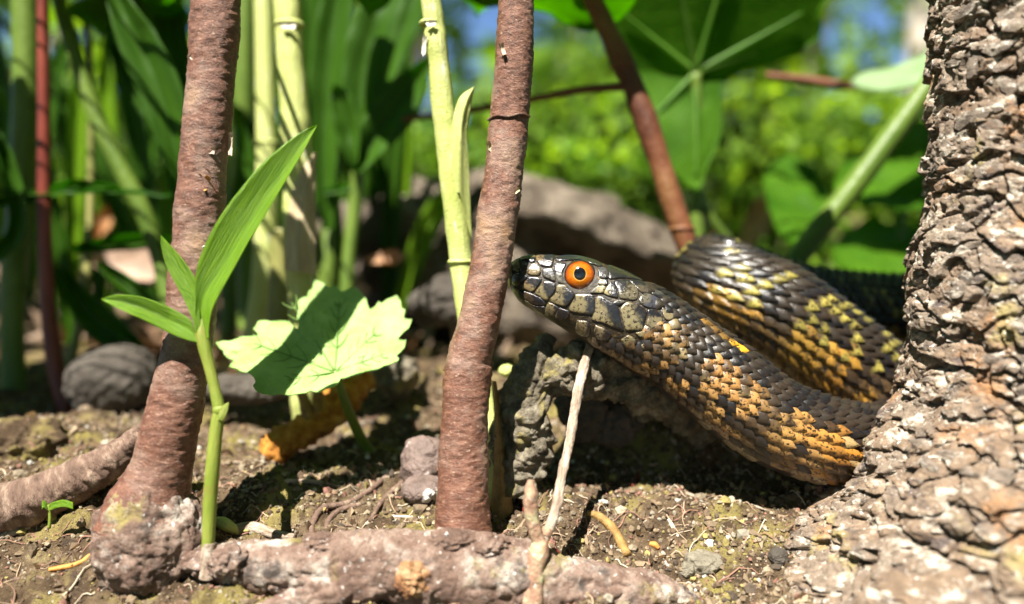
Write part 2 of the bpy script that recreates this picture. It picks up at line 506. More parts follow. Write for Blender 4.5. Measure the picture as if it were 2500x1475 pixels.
def ground_macro(x, y):
    z = np.interp(y, _PROF_D, _PROF_Z)
    z = z + 1.9 * np.exp(-((x - 3.3) / 1.25) ** 2 / 2 - ((y - 14.9) / 0.95) ** 2 / 2)      # the bank the coils lie on
    z = z + 1.1 * np.exp(-((x - 4.9) / 1.2) ** 2 / 2 - ((y - 15.6) / 0.9) ** 2 / 2)
    z = z - 0.35 * np.exp(-((x - 1.9) / 0.9) ** 2 / 2 - ((y - 12.9) / 0.5) ** 2 / 2)       # hollow under the neck
    z = z + 0.30 * np.exp(-((x + 2.75) / .75) ** 2 / 2 - ((y - 9.95) / .35) ** 2 / 2)      # soil banked over the left end of the root
    z = z + 0.22 * np.exp(-((x + 4.3) / .55) ** 2 / 2 - ((y - 10.9) / .35) ** 2 / 2)
    z = z + 0.5 * np.exp(-((x + 0.9) / 1.3) ** 2 / 2 - ((y - 16.5) / 1.2) ** 2 / 2)
    z = z + 0.35 * np.exp(-((x + 7.6) / 0.9) ** 2 / 2 - ((y - 14.0) / 0.9) ** 2 / 2)
    return z


def axis(lo_far, lo, hi, hi_far, step, g):
    mid = list(np.arange(lo, hi, step))
    up, s, v = [], step, hi
    while v < hi_far:
        up.append(v); s *= g; v += s
    up.append(hi_far)
    dn, s, v = [], step, lo
    while v > lo_far:
        s *= g; v -= s; dn.append(v)
    return np.array(dn[::-1] + mid + up)


gx = axis(-4000, -7.6, 7.2, 4000, 0.042, 1.10)
gy = axis(-300, 8.3, 15.4, 4000, 0.042, 1.035)
GX, GY = np.meshgrid(gx, gy, indexing='ij')
gp = np.stack([GX.ravel(), GY.ravel(), np.zeros(GX.size)], 1)
gz = ground_macro(gp[:, 0], gp[:, 1])
near = (np.abs(gp[:, 0]) < 14) & (gp[:, 1] > 5) & (gp[:, 1] < 26)
q = gp[near]
dz = 0.16 * fbm(q * 0.55, 3, 3) + 0.10 * fbm(q * 1.7, 3, 8)
f1, f2, cid = worley(q * 3.4 + 0.25 * fbm(q * 3, 2, 4)[:, None], 5)
dz += 0.13 * (1 - sm(f1, 0.1, 0.75)) * (0.1 + cid)
f1, f2, cid = worley(q * 8.5, 9)
dz += 0.06 * (1 - sm(f1, 0.1, 0.8)) * (0.2 + 1.3 * cid)
dz += 0.025 * fbm(q * 14, 2, 12)
gz[near] += dz
far = gp[:, 1] > 26
gz[far] += 0.3 * fbm(gp[far] * 0.2, 3, 3) * np.clip((gp[far, 1] - 26) / 20, 0, 1)
gp[:, 2] = gz
ground = mk('ground', gp, gridq(len(gx), len(gy)), None, M['soil'])
tag(ground, 'crumbly brown soil with ochre moss specks, sloping up behind', kind='structure')

_gxi, _gyi = gx, gy
GZ = gz.reshape(len(gx), len(gy))


def gh(x, y):
    """height of the built ground"""
    x = np.atleast_1d(np.asarray(x, float)); y = np.atleast_1d(np.asarray(y, float))
    i = np.clip(np.searchsorted(gx, x) - 1, 0, len(gx) - 2)
    j = np.clip(np.searchsorted(gy, y) - 1, 0, len(gy) - 2)
    u = np.clip((x - gx[i]) / (gx[i + 1] - gx[i]), 0, 1); v = np.clip((y - gy[j]) / (gy[j + 1] - gy[j]), 0, 1)
    return (GZ[i, j] * (1 - u) * (1 - v) + GZ[i + 1, j] * u * (1 - v) + GZ[i, j + 1] * (1 - u) * v + GZ[i + 1, j + 1] * u * v)


def on_ground(px, py, d0=7.0, d1=60):
    """where the sight line of a photo point meets the ground: depth"""
    d = np.linspace(d0, d1, 2400)
    W = P(np.full_like(d, px), np.full_like(d, py), d)
    below = W[:, 2] < gh(W[:, 0], W[:, 1])
    k = int(np.argmax(below)) if below.any() else len(d) - 1
    return float(d[k])


def gp3(px, py, lift=0.0):
    d = on_ground(px, py)
    p = P(px, py, d)
    return np.array([p[0], p[1], p[2] + lift])


# ------------------------------------------------------------------ far trees, hillside growth, the rock
def leafcloud(C, size, rng, upb=0.6, cols=((0.06, 0.15, 0.012), (0.11, 0.22, 0.02)), bend=0.25, slim=0.55):
    n = len(C)
    size = np.broadcast_to(size, (n,))
    d = rng.normal(size=(n, 3)); d /= np.linalg.norm(d, axis=1)[:, None]
    nn = rng.normal(size=(n, 3)) * (1 - upb); nn[:, 2] += upb
    nn -= (nn * d).sum(1)[:, None] * d
    nn /= np.linalg.norm(nn, axis=1)[:, None] + 1e-9
    s = np.cross(nn, d)
    L = size[:, None]
    base = C - d * L * 0.5
    mid = C - nn * L * bend * 0.2
    tip = C + d * L * 0.5 - nn * L * bend * 0.3
    lf = C - d * L * 0.05 + s * L * slim * 0.5 + nn * L * bend * 0.2
    rt = C - d * L * 0.05 - s * L * slim * 0.5 + nn * L * bend * 0.2
    V = np.stack([base, lf, tip, rt, mid], 1).reshape(-1, 3)
    o = np.arange(n)[:, None] * 5
    T = np.concatenate([o + np.array([[0, 4, 1]]), o + np.array([[1, 4, 2]]), o + np.array([[2, 4, 3]]), o + np.array([[3, 4, 0]])], 0)
    a = np.array(cols[0]); b = np.array(cols[1])
    t = rng.random((n, 1))
    c = a + (b - a) * t
    return V, T, np.repeat(c, 5, axis=0)


def tree(x, y, h, rx, r_trunk, seed, label, n=1500, leaf=16, cols=((0.05, 0.13, 0.012), (0.12, 0.22, 0.02)), low=0.12, mat='far_trunk'):
    rng = np.random.default_rng(seed)
    z0 = float(gh(x, y)[0])
    t = empty('broadleaf_tree', (x, y, z0), label, 'tree', 'trees on the far slope')
    pts = np.array([[x, y, z0 - 3], [x + rng.normal() * rx * .05, y, z0 + h * .3], [x + rng.normal() * rx * .12, y, z0 + h * .6], [x + rng.normal() * rx * .15, y, z0 + h * .92]])
    C = catmull(pts, 14)
    V, Q, T, uv = tube_geo(C, np.linspace(r_trunk, r_trunk * .25, 14), 8)
    mk('trunk', V, Q, T, M[mat], t, uv=uv)
    nc = 34
    cl = rng.normal(size=(nc, 3)); cl /= np.linalg.norm(cl, axis=1)[:, None]
    cl *= rng.random((nc, 1)) ** .4
    cc = np.array([x, y, z0 + h * (low + (1 - low) / 2)])
    cl = cc + cl * np.array([rx, rx, h * (1 - low) / 2])
    k = rng.integers(0, nc, n)
    pts = cl[k] + rng.normal(size=(n, 3)) * np.array([rx, rx, h * .5]) * 0.17
    pts[:, 2] = np.maximum(pts[:, 2], gh(pts[:, 0], pts[:, 1]) + 1)
    V, T, c = leafcloud(pts, leaf * rng.uniform(.6, 1.3, n), rng, .45, cols)
    mk('crown', V, None, T, M['foliage'], t, smooth=False, col=c)
    for j in range(4):
        b = cl[j * 3]
        s = C[int(4 + j * 2)]
        bp = catmull(np.array([s, (s + b) / 2 + [0, 0, h * .03], b]), 8)
        V, Q, T, uv = tube_geo(bp, np.linspace(r_trunk * .35, r_trunk * .08, 8), 6)
        mk('limb', V, Q, T, M[mat], t, uv=uv)
    return t


LG = ((0.09, 0.20, 0.015), (0.20, 0.34, 0.035))
MG = ((0.05, 0.13, 0.012), (0.12, 0.23, 0.02))
DG = ((0.025, 0.075, 0.010), (0.07, 0.15, 0.016))
tree(-330, 640, 420, 120, 9, 1, 'dark green tree behind the tall stems on the far left', 1700, 22, DG)
tree(-170, 560, 380, 95, 8, 2, 'mid green tree between the red stem and the left branch', 1700, 20, MG)
tree(-75, 620, 430, 90, 8, 3, 'leafy tree behind the thick yellowish stalk', 1700, 20, MG)
tree(40, 700, 140, 75, 8, 4, 'low bushy tree under the blue gap of sky', 1700, 16, LG, low=0.0)
tree(125, 560, 250, 70, 7, 5, 'yellow green tree behind the bent brown stem', 1900, 16, LG, low=0.0)
tree(230, 680, 300, 80, 9, 6, 'light green tree seen below the big lobed leaf', 1900, 18, LG, low=0.0)
tree(285, 600, 520, 60, 15, 7, 'pale trunked tree beside the blue gap near the rough trunk', 800, 14, LG, low=0.25)
tree(430, 720, 520, 110, 11, 8, 'bright tree whose crown meets the edge of the rough trunk', 1500, 18, LG, low=0.05)
tree(620, 800, 560, 170, 12, 9, 'broad tree hidden by the rough bark trunk', 1500, 24, MG, low=0.0)

# low herbs on the slope, too many to count
rng = np.random.default_rng(21)


def slope_points(n, d0, d1, px0, px1, hmax, rng, power=1.4):
    d = d0 * (d1 / d0) ** rng.random(n)
    px = rng.uniform(px0, px1, n)
    x = (px - 1250) / F * d
    z = gh(x, d) + rng.random(n) ** power * hmax * (0.5 + 0.5 * vn(np.stack([x * .18, d * .1, np.zeros(n)], 1), 4) + 0.5)
    return np.stack([x, d, z], 1)


def clumps(n, per, d0, d1, px0, px1, hmax, rng):
    c = slope_points(n, d0, d1, px0, px1, hmax, rng, 1.0)
    k = np.repeat(np.arange(n), per)
    s = (.035 + .03 * rng.random(n))[k] * c[k, 1]
    q = c[k] + rng.normal(size=(n * per, 3)) * s[:, None] * np.array([1, .8, .75])
    q[:, 2] = np.maximum(q[:, 2], gh(q[:, 0], q[:, 1]) + .1)
    return q


A1 = clumps(200, 60, 34, 160, 1180, 2900, 6.5, rng)
A2 = clumps(120, 46, 28, 150, -400, 1250, 6.5, rng)
A3 = slope_points(1500, 150, 420, -300, 2800, 26, rng)
Vs, Ts, Cs, off = [], [], [], 0
for A, sz, cols in ((A1, None, ((0.05, 0.13, 0.012), (0.22, 0.36, 0.04))), (A2, None, ((0.02, 0.07, 0.008), (0.12, 0.23, 0.025))), (A3, 9.0, LG)):
    size = (0.023 * A[:, 1] * rng.uniform(.5, 1.4, len(A))) if sz is None else sz * rng.uniform(.6, 1.4, len(A))
    size = np.clip(size, .5, 12)
    V, T, c = leafcloud(A, size, rng, .55, cols)
    cl_ = .16 + 1.2 * _h(np.floor(A[:, 0] * .09), np.floor(A[:, 1] * .05), np.floor(A[:, 2] * .15), 3)
    c = c * np.repeat(cl_, 5)[:, None]
    Vs.append(V); Ts.append(T + off); Cs.append(c); off += len(V)
u = mk('undergrowth', np.vstack(Vs), None, np.vstack(Ts), M['foliage'], smooth=False, col=np.vstack(Cs))
tag(u, 'bright green leafy herbs covering the slope behind', kind='stuff')

rng = np.random.default_rng(22)
n = 520
d = rng.uniform(19, 60, n)
px = np.where(rng.random(n) < .8, rng.uniform(-300, 1000, n), rng.uniform(1000, 2300, n))
x = (px - 1250) / F * d
pts = np.stack([x, d, gh(x, d) + rng.uniform(.05, .35, n)], 1)
V, T, c = leafcloud(pts, rng.uniform(.7, 2.2, n), rng, .8, ((0.24, 0.14, 0.08), (0.50, 0.36, 0.26)), .5, .5)
tag(mk('leaf_litter', V, None, T, M['litter'], smooth=False, col=c), 'brown and pinkish dry leaves strewn under the stems', kind='stuff')

v, f = ICO5
rc = P(1240, 620, 25.5)
r = np.array([5.6, 2.4, 2.5])
qv = v * r
bulge = 1 + 0.25 * fbm(qv * .35, 3, 31) + 0.09 * fbm(qv * 1.3, 3, 35) + .03 * fbm(qv * 4, 3, 37)
V = rc + qv * bulge[:, None]
V[:, 2] -= 0.20 * (V[:, 0] - rc[0] + 1.5)
lipz = 3.95 - .36 * np.maximum(0, V[:, 0] - .2)
V[:, 1] -= 1.25 * sm(V[:, 0], -1.8, .6) * sm(V[:, 2] + .25 * fbm(V * .6, 2, 38), lipz - .5, lipz + .5)
rk = mk('weathered_rock', V, None, f, M['rock'], origin=(rc[0], rc[1], float(gh(rc[0], rc[1])[0])))
tag(rk, 'big lumpy grey brown rock lying in the background behind the snake head', 'rock')

# ------------------------------------------------------------------ the rough trunk on the right
tr_lv = np.array([  # photo y, left edge x, half width px, depth radius cm, depth of centre
    [-160, 2306, 300, 1.65, 11.3], [0, 2300, 300, 1.65, 11.3], [100, 2297, 302, 1.65, 11.3], [200, 2299, 305, 1.65, 11.3], [330, 2291, 308, 1.65, 11.3],
    [450, 2289, 312, 1.68, 11.3], [560, 2276, 320, 1.7, 11.3], [610, 2250, 330, 1.72, 11.3], [700, 2242, 338, 1.75, 11.3], [760, 2236, 345, 1.78, 11.3],
    [880, 2236, 355, 1.82, 11.3], [960, 2228, 372, 1.88, 11.25], [1020, 2196, 400, 1.95, 11.2], [1090, 2130, 455, 2.05, 11.15], [1180, 2078, 500, 2.2, 11.1],
    [1250, 2035, 540, 2.35, 11.0], [1320, 1962, 600, 2.5, 10.9], [1400, 1905, 660, 2.65, 10.8], [1475, 1885, 690, 2.75, 10.75], [1580, 1800, 760, 2.9, 10.7], [1720, 1700, 850, 3.0, 10.7]], float)
nl, ns = 470, 620
yy = np.linspace(-160, 1720, nl)
le, hw, dr, dc = [np.interp(yy, tr_lv[:, 0], tr_lv[:, k]) for k in (1, 2, 3, 4)]
le = le + 26 * sm(yy, 1040, 1250)
for arr in (le, hw, dr):
    arr[:] = np.convolve(np.pad(arr, 9, 'edge'), np.ones(19) / 19, 'valid')
Cn = P(le + hw, yy, dc)
th = np.linspace(0, 2 * math.pi, ns, endpoint=False)
rx = hw * dc / F
N = np.stack([np.cos(th)[None, :] * np.ones((nl, 1)), np.sin(th)[None, :] * np.ones((nl, 1)), np.zeros((nl, ns))], -1)
R = np.stack([rx, dr, np.zeros(nl)], 1)
V = (Cn[:, None, :] + N * R[:, None, :]).reshape(-1, 3)
Nf = N.reshape(-1, 3)
low = np.repeat(sm(yy, 900, 1350), ns)
Vq = V.copy(); Vq[:, 2] *= 1.35
wob = 0.30 * np.stack([fbm(Vq * 1.8, 3, 41), fbm(Vq * 1.8, 3, 42), fbm(Vq * 1.8, 3, 43)], 1)
Vr = Vq + wob
Vr[:, 2] += .35 * Vr[:, 0]
f1, f2, cid, of1 = worley(Vr * 1.75, 44, True)
g1, g2, gid, of2 = worley((Vr + .5 * wob) * 5.2, 47, True)
# bark lies in flat flakes: each has its own level, its lower edge stands proud, cracks part them
dsp = 0.065 * (cid - .5) - 0.075 * np.clip(of1[:, 2], -.6, .6) - 0.05 * of1[:, 0] * (cid - .5) * 2 - 0.10 * (1 - sm(f2 - f1, 0, .10))
dsp += 0.024 * (gid - .5) - 0.022 * np.clip(of2[:, 2], -.6, .6) - 0.018 * (1 - sm(g2 - g1, 0, .12))
dsp += 0.05 * fbm(Vq * 1.6, 3, 51) + 0.010 * fbm(Vq * 12, 3, 52)
crk = np.abs(fbm(np.stack([V[:, 0] * 1.0, V[:, 1] * 1.0, V[:, 2] * 1.2 + V[:, 0] * .7], 1) * .9, 3, 59))
dsp -= .65 * np.maximum(0, .11 - crk)
dsp += low * (0.26 * fbm(V * 1.0, 3, 57) + 0.10 * fbm(V * 3.1, 3, 58))
V = V + Nf * dsp[:, None]
ca, cb, cc_ = np.array([0.285, 0.185, 0.118]), np.array([0.52, 0.395, 0.285]), np.array([0.34, 0.265, 0.205])
t1 = gid[:, None]
t1 = .35 * gid[:, None] + .65 * cid[:, None]
col = ca + (cb - ca) * t1
col = np.where((cid[:, None] > .62), col * .45 + cc_ * .55, col)
tbase = P(2560, 1500, 10.9)
trunk_t = empty('tree', (tbase[0], tbase[1], float(gh(tbase[0], tbase[1])[0])), 'thick rough barked tree trunk flaring into the soil beside the snake', 'tree')
mk('trunk', V, gridq(nl, ns, True), None, M['trunk_bark'], trunk_t, col=col)

# loose bark plates on the side we see, each its own curled chip
rng = np.random.default_rng(61)
Vg = V.reshape(nl, ns, 3); Ng = N
fl = 0
for _ in range(900):
    i = int(rng.integers(30, nl - 60)); j = int(ns * 0.5 + rng.uniform(0.0, 0.30) * ns) % ns
    p = Vg[i, j]; px_, py_, _d = to_px(p)
    if not (2210 < px_ < 2520 and 0 < py_ < 1180):
        continue
    nrm = Ng[i, j]
    t = np.cross([0, 0, 1.0], nrm); t /= np.linalg.norm(t)
    a = rng.uniform(.10, .22); b = a * rng.uniform(.35, .6)
    rot = rng.normal() * .35
    e1 = t * math.cos(rot) + np.array([0, 0, 1.0]) * math.sin(rot)
    e2 = np.cross(nrm, e1)
    k = 9
    ang = np.linspace(0, 2 * math.pi, k, endpoint=False)
    rad = rng.uniform(.7, 1.15, k)
    ring = p + nrm * 0.0 + (e1[None] * (np.cos(ang) * a * rad)[:, None] + e2[None] * (np.sin(ang) * b * rad)[:, None])
    up = ring + nrm * (0.015 + 0.02 * rng.random(k))[:, None]
    up = p + (up - p) * np.array(0.85)
    top = p + nrm * rng.uniform(.03, .045) 
    VV = np.vstack([ring - nrm * .05, up, top])
    o = np.arange(k)
    QQ = np.stack([o, (o + 1) % k, (o + 1) % k + k, o + k], 1)
    TT = np.stack([o + k, (o + 1) % k + k, np.full(k, 2 * k)], 1)
    mk('bark_plate', VV, QQ, TT, M['trunk_bark'], trunk_t, smooth=False, col=np.tile(np.array([0.36, 0.285, 0.225]) * rng.uniform(.7, 1.35), (len(VV), 1)))
    fl += 1
    if fl >= 70:
        break

# ------------------------------------------------------------------ the woody shrub: root, two stems, side branch
sh_o = gp3(1130, 1400)
shrub = empty('woody_shrub', sh_o, 'reddish brown shrub with two bare stems rising from one creeping root', 'shrub')


def bark_disp(amp=0.009, ring=0.005, seed=0):
    def fn(V, uv):
        s = uv[:, 1]
        k = .5 + .5 * vn(V * 1.3, seed + 7)
        r = (vn(np.stack([s * 17, uv[:, 0] * 1.6, np.zeros(len(s))], 1), seed) * .28 + vn(np.stack([s * 5, uv[:, 0] * .8, np.zeros(len(s))], 1), seed + 1) * .35) * ring * k
        return r + amp * fbm(V * np.array([11, 11, 22]), 3, seed + 3) + 0.02 * fbm(V * 2.2, 2, seed + 5)
    return fn


ls = [(-120, 478, 592), (0, 470, 585), (100, 463, 581), (200, 455, 572), (300, 447, 564), (400, 438, 552), (500, 431, 548), (600, 423, 540), (700, 413, 528), (800, 402, 520), (900, 387, 508),
      (1000, 362, 496), (1090, 336, 476), (1140, 322, 470), (1190, 296, 466), (1240, 262, 470), (1290, 235, 480)]
tube('stem', [((l + r) / 2, y, 10.9 - .35 * y / 1260) for y, l, r in ls], [(r - l) / 2 for y, l, r in ls], M['stem_bark'], shrub, 430, 72, bark_disp(seed=3))
cs = [(-120, 1226, 1306), (0, 1217, 1303), (100, 1213, 1302), (200, 1205, 1297), (300, 1195, 1290), (400, 1184, 1280), (500, 1170, 1269), (600, 1155, 1255), (700, 1138, 1238), (780, 1121, 1221), (850, 1099, 1204),
      (880, 1092, 1198), (893, 1087, 1199), (910, 1085, 1199), (1000, 1080, 1193), (1090, 1073, 1192), (1135, 1071, 1194), (1200, 1067, 1196), (1310, 1060, 1202), (1380, 1050, 1215)]
tube('stem', [((l + r) / 2, y, 11.7 - 1.1 * max(0, y - 300) / 1080) for y, l, r in cs], [(r - l) / 2 for y, l, r in cs], M['stem_bark'], shrub, 460, 72, bark_disp(seed=13))


def knobby(a1, a2, seed):
    def fn(V, uv):
        f1, f2, c = worley(V * np.array([3.0, 3.0, 3.4]), seed)
        g1, g2, g = worley(V * 7.5, seed + 9)
        rd = np.abs(fbm(V * np.array([1.6, 2.4, 3.2]), 3, seed + 6))
        return a1 * fbm(V * 1.1, 3, seed) - .10 * np.maximum(0, .16 - rd) * 4 * a2 / .05 + .35 * a2 * (sm(f2 - f1, 0, .25) - .5) + .02 * fbm(V * 6, 3, seed + 4) + .012 * fbm(V * 16, 2, seed + 8)
    return fn


tube('root', [(455, 1370, 10.1), (560, 1375, 10.0), (700, 1385, 9.9), (830, 1375, 9.9), (930, 1375, 9.95), (1040, 1392, 10.0), (1140, 1398, 10.1), (1250, 1405, 10.1), (1360, 1425, 10.1), (1480, 1440, 10.15), (1590, 1452, 10.2), (1680, 1480, 10.25), (1760, 1530, 10.3)],
     [30, 58, 72, 76, 84, 96, 100, 88, 72, 62, 55, 40, 20], M['root_bark'], shrub, 420, 90, knobby(.055, .032, 71))
tube('root', [(960, 1385, 9.8), (880, 1420, 9.55), (800, 1448, 9.4), (720, 1475, 9.3), (640, 1510, 9.2), (560, 1560, 9.1)], [62, 50, 44, 42, 38, 30], M['root_bark'], shrub, 160, 56, knobby(.05, .05, 75))
tube('root', [(950, 1330, 9.95), (905, 1345, 9.65), (850, 1368, 9.55), (800, 1390, 9.6), (760, 1405, 9.75)], [26, 34, 30, 26, 14], M['root_bark'], shrub, 110, 44, knobby(.03, .035, 78))
bc = P(362, 1318, fz(10.45))
v, f = ICO5
bv = v * np.array([.72, .62, .80])
k = 1 + .10 * fbm(v * 1.6, 3, 81) + .05 * fbm(v * 5, 3, 83)
f1, f2, c_ = worley(v * 3.1, 84)
g1, g2, g_ = worley(v * 7.0, 88)
k += .012 * (sm(f2 - f1, 0, .3) - .5) - .22 * np.maximum(0, .16 - np.abs(fbm(v * 2.2 * np.array([1, 1, 2.0]), 3, 87))) + .014 * fbm(v * 9 * np.array([1, 1, 2.2]), 3, 85)
mk('burl', bc + bv * k[:, None], None, f, M['root_bark'], shrub)
v, f = ICO4
mk('knot', P(1008, 1415, 10.17) + v * np.array([.20, .12, .21]) * (1 + .25 * fbm(v * 2.5, 3, 90) + .12 * fbm(v * 8, 2, 91))[:, None], None, f, M['knot'], shrub)
for cx, cy, cd_, rr, sd in ((1100, 1318, 9.75, (.30, .2, .13), 92), (1190, 1330, 9.8, (.26, .2, .15), 93), (790, 1325, 9.75, (.28, .2, .12), 94), (560, 1372, 9.6, (.22, .2, .2), 95)):
    mk('knot', P(cx, cy, fz(cd_)) + v * np.array(rr) * (1 + .2 * fbm(v * 2.2, 3, sd) + .1 * fbm(v * 7, 2, sd + 30))[:, None], None, f, M['root_bark'], shrub)
tube('side_branch', [(-120, 1262, 11.6), (0, 1246, 11.7), (110, 1208, 11.8), (230, 1150, 11.9), (320, 1090, 12.0), (400, 1020, 11.9)], [70, 66, 60, 50, 40, 32], M['side_bark'], shrub, 200, 50, knobby(.03, .014, 98))
# scraps of peeled bark on the stems
def scrap(px, py, d, w_, h_, mat, name='bark_flake', parent=shrub, seed=0, curl=.5, rot=0.0):
    rg = np.random.default_rng(seed)
    n_, m_ = 7, 6
    a = np.linspace(-1, 1, n_)[:, None] * np.ones((1, m_)); b = np.linspace(-1, 1, m_)[None, :] * np.ones((n_, 1))
    d = float(fz(d)); w_ *= .75; h_ *= .8; curl *= .55
    a = a + rg.normal(size=a.shape) * .10; b = b + rg.normal(size=b.shape) * .14
    x_ = a * w_ * (1 - .35 * (b + 1) / 2); y_ = b * h_
    X = x_ * math.cos(rot) - y_ * math.sin(rot); Y = x_ * math.sin(rot) + y_ * math.cos(rot)
    dd = d - curl * (np.abs(b) ** 2) * h_ * d / F - curl * .25 * np.abs(a) * w_ * d / F
    W = P(px + X, py + Y, dd).reshape(-1, 3)
    th_ = np.array([0, .012, 0])
    VV = np.vstack([W, W + th_])
    q0 = gridq(n_, m_)
    rim = []
    e = [i * m_ for i in range(n_)] + [(n_ - 1) * m_ + j for j in range(1, m_)] + [i * m_ + m_ - 1 for i in range(n_ - 2, -1, -1)] + [j for j in range(m_ - 2, 0, -1)]
    for i in range(len(e)):
        a_, b_ = e[i], e[(i + 1) % len(e)]
        rim.append((a_, b_, b_ + n_ * m_, a_ + n_ * m_))
    return mk(name, VV, np.vstack([q0[:, ::-1], q0 + n_ * m_, np.array(rim)]), None, M[mat], parent, smooth=False)


scrap(490, 425, 10.42, 26, 14, 'ochre', seed=1, curl=1.2)
scrap(496, 446, 10.38, 20, 20, 'orange_chip', seed=2, curl=1.0, rot=.2)
scrap(472, 136, 10.48, 16, 8, 'white_flake', seed=3, curl=1.0, rot=-.5)
scrap(512, 368, 10.40, 20, 9, 'twig', seed=4, curl=1.2)
scrap(492, 594, 10.32, 12, 12, 'white_flake', seed=5, curl=1.0)
scrap(1199, 362, 11.32, 9, 20, 'sheath', seed=6, curl=.8, rot=-.55)
scrap(1262, 466, 11.25, 12, 6, 'sheath', seed=7, curl=1.2, rot=-.6)
scrap(1228, 120, 11.32, 8, 18, 'twig', seed=8, curl=.8, rot=-.3)
scrap(1110, 1020, 10.58, 4, 6, 'white_flake', seed=9)
scrap(1136, 1082, 10.52, 5, 7, 'white_flake', seed=10, rot=-.6)
scrap(562, 350, 10.75, 9, 34, 'twig', seed=11, curl=.7)
for (cx, cy, cd_, hw_) in ((1143, 893, 11.22, 59), (1132, 1136, 11.04, 63), (1242, 288, 11.7, 49)):
    a = np.linspace(-1, 1, 25)
    # a low scar ring round the stem
    cd_ = float(fz(cd_))
    C = P(np.full(48, cx), np.full(48, cy), np.full(48, cd_))
    t_ = np.linspace(0, 2 * math.pi, 48, endpoint=False)
    rr = hw_ * cd_ / F + .004
    ring = np.array([C[0] + np.array([math.cos(q_) * rr, math.sin(q_) * rr, .015 * math.sin(q_ * 5) + .02 * math.cos(q_)]) for q_ in t_])
    n1 = 6
    ph = np.linspace(0, 2 * math.pi, n1, endpoint=False)
    out_ = np.stack([np.cos(t_), np.sin(t_), 0 * t_], 1)
    VV = ring[:, None, :] + .02 * (out_[:, None, :] * np.cos(ph)[None, :, None] + np.array([0, 0, 1.0]) * np.sin(ph)[None, :, None])
    i = np.arange(48)[:, None]; j = np.arange(n1)[None, :]
    Q = np.stack([i * n1 + j, i * n1 + (j + 1) % n1, ((i + 1) % 48) * n1 + (j + 1) % n1, ((i + 1) % 48) * n1 + j], -1).reshape(-1, 4)
    mk('leaf_scar', VV.reshape(-1, 3), Q, None, M['stem_bark'], shrub, uv=np.zeros((len(VV) * n1, 2)) + np.arange(len(VV) * n1)[:, None] * .03)

# ------------------------------------------------------------------ the snake
ZX = lambda zx, zy: (1200 + np.asarray(zx, float) * .2712, 560 + np.asarray(zy, float) * .2712)
ph30 = math.radians(30)
HD = 12.0                                                     # depth of the head's middle plane
PXC = HD / F                                                  # cm per photo pixel there
top = np.array([(125, 385), (128, 360), (145, 318), (185, 278), (240, 252), (330, 238), (450, 231), (560, 230), (700, 233), (820, 246), (900, 268), (1000, 300), (1100, 345), (1200, 395), (1340, 455), (1440, 500), (1560, 560), (1660, 620), (1760, 690), (1860, 760), (1960, 830), (2060, 900), (2160, 980)], float)
bot = np.array([(125, 385), (128, 420), (140, 465), (165, 530), (195, 585), (235, 645), (290, 692), (380, 747), (480, 800), (570, 856), (650, 906), (740, 964), (840, 1028), (900, 1068), (1000, 1128), (1100, 1188), (1200, 1260), (1300, 1318), (1400, 1368), (1500, 1420), (1600, 1480), (1700, 1540)], float)
rotp = lambda q: np.stack([q[:, 0] * math.cos(ph30) + q[:, 1] * math.sin(ph30), -q[:, 0] * math.sin(ph30) + q[:, 1] * math.cos(ph30)], 1)
ta, ba = rotp(top), rotp(bot)
ta = ta[np.argsort(ta[:, 0])]; ba = ba[np.argsort(ba[:, 0])]
a0 = max(ta[0, 0], ba[0, 0]) + 1
a1 = 1960.0
aa = a0 + (a1 - a0) * (np.linspace(0, 1, 120) ** 1.6)
bt = np.interp(aa, ta[:, 0], ta[:, 1]); bb = np.interp(aa, ba[:, 0], ba[:, 1])
hcen, hh = (bt + bb) / 2, np.maximum((bb - bt) / 2, 2) * .2712 * PXC
# half width of the head seen from above
hwid = np.interp(aa, [a0, a0 + 20, a0 + 70, 430, 620, 850, 1050, 1250, 1450, 1650, 1960], [.01, .10, .17, .25, .34, .45, .53, .60, .61, .59, .575])
hexp = np.interp(aa, [a0, 600, 1300, 1960], [2.3, 2.6, 2.5, 2.05])
hx = aa * math.cos(ph30) - hcen * math.sin(ph30); hy = aa * math.sin(ph30) + hcen * math.cos(ph30)
hpx, hpy = ZX(hx, hy)
headC = P(hpx, hpy, HD)
body_pts = [(1757, 932, 12.0, 108), (1890, 1030, 12.05, 107), (2045, 1083, 12.25, 104), (2180, 1088, 12.75, 104), (2310, 1030, 13.45, 106), (2410, 920, 14.4, 106), (2420, 830, 15.4, 104), (2330, 775, 16.1, 102), (2200, 774, 16.25, 101),
            (2060, 764, 16.15, 99), (1930, 738, 15.85, 95), (1810, 692, 15.35, 90), (1745, 664, 14.75, 87), (1742, 673, 14.2, 92), (1800, 706, 13.9, 103), (1890, 757, 13.8, 115), (1985, 830, 13.85, 118), (2080, 905, 13.95, 119), (2170, 978, 14.1, 118),
            (2270, 1050, 14.4, 112), (2400, 1095, 14.9, 95), (2560, 1060, 15.6, 70), (2700, 1010, 16.6, 40), (2800, 980, 17.6, 12)]
bp = np.array(body_pts, float)
lastR = hh[-1]
W = np.vstack([np.append(headC[-2], [lastR]), np.append(headC[-1], [lastR]), np.column_stack([PL(bp), bp[:, 3] * bp[:, 2] / F])])
Wc = catmull(W[1:], 700)
C = np.vstack([headC, Wc[3:, :3]])
HU = np.concatenate([hh, Wc[3:, 3]])
HW = np.concatenate([hwid, Wc[3:, 3] * np.interp(np.arange(len(Wc) - 3), [0, 40], [hwid[-1] / hh[-1], 1.0])])
EX = np.concatenate([hexp, np.interp(np.arange(len(Wc) - 3), [0, 40], [2.05, 2.0])])
S = np.concatenate([[0], np.cumsum(np.linalg.norm(np.diff(C, axis=0), axis=1))])
LEN = S[-1]
nh = len(headC)
S_HEAD = S[nh - 1]
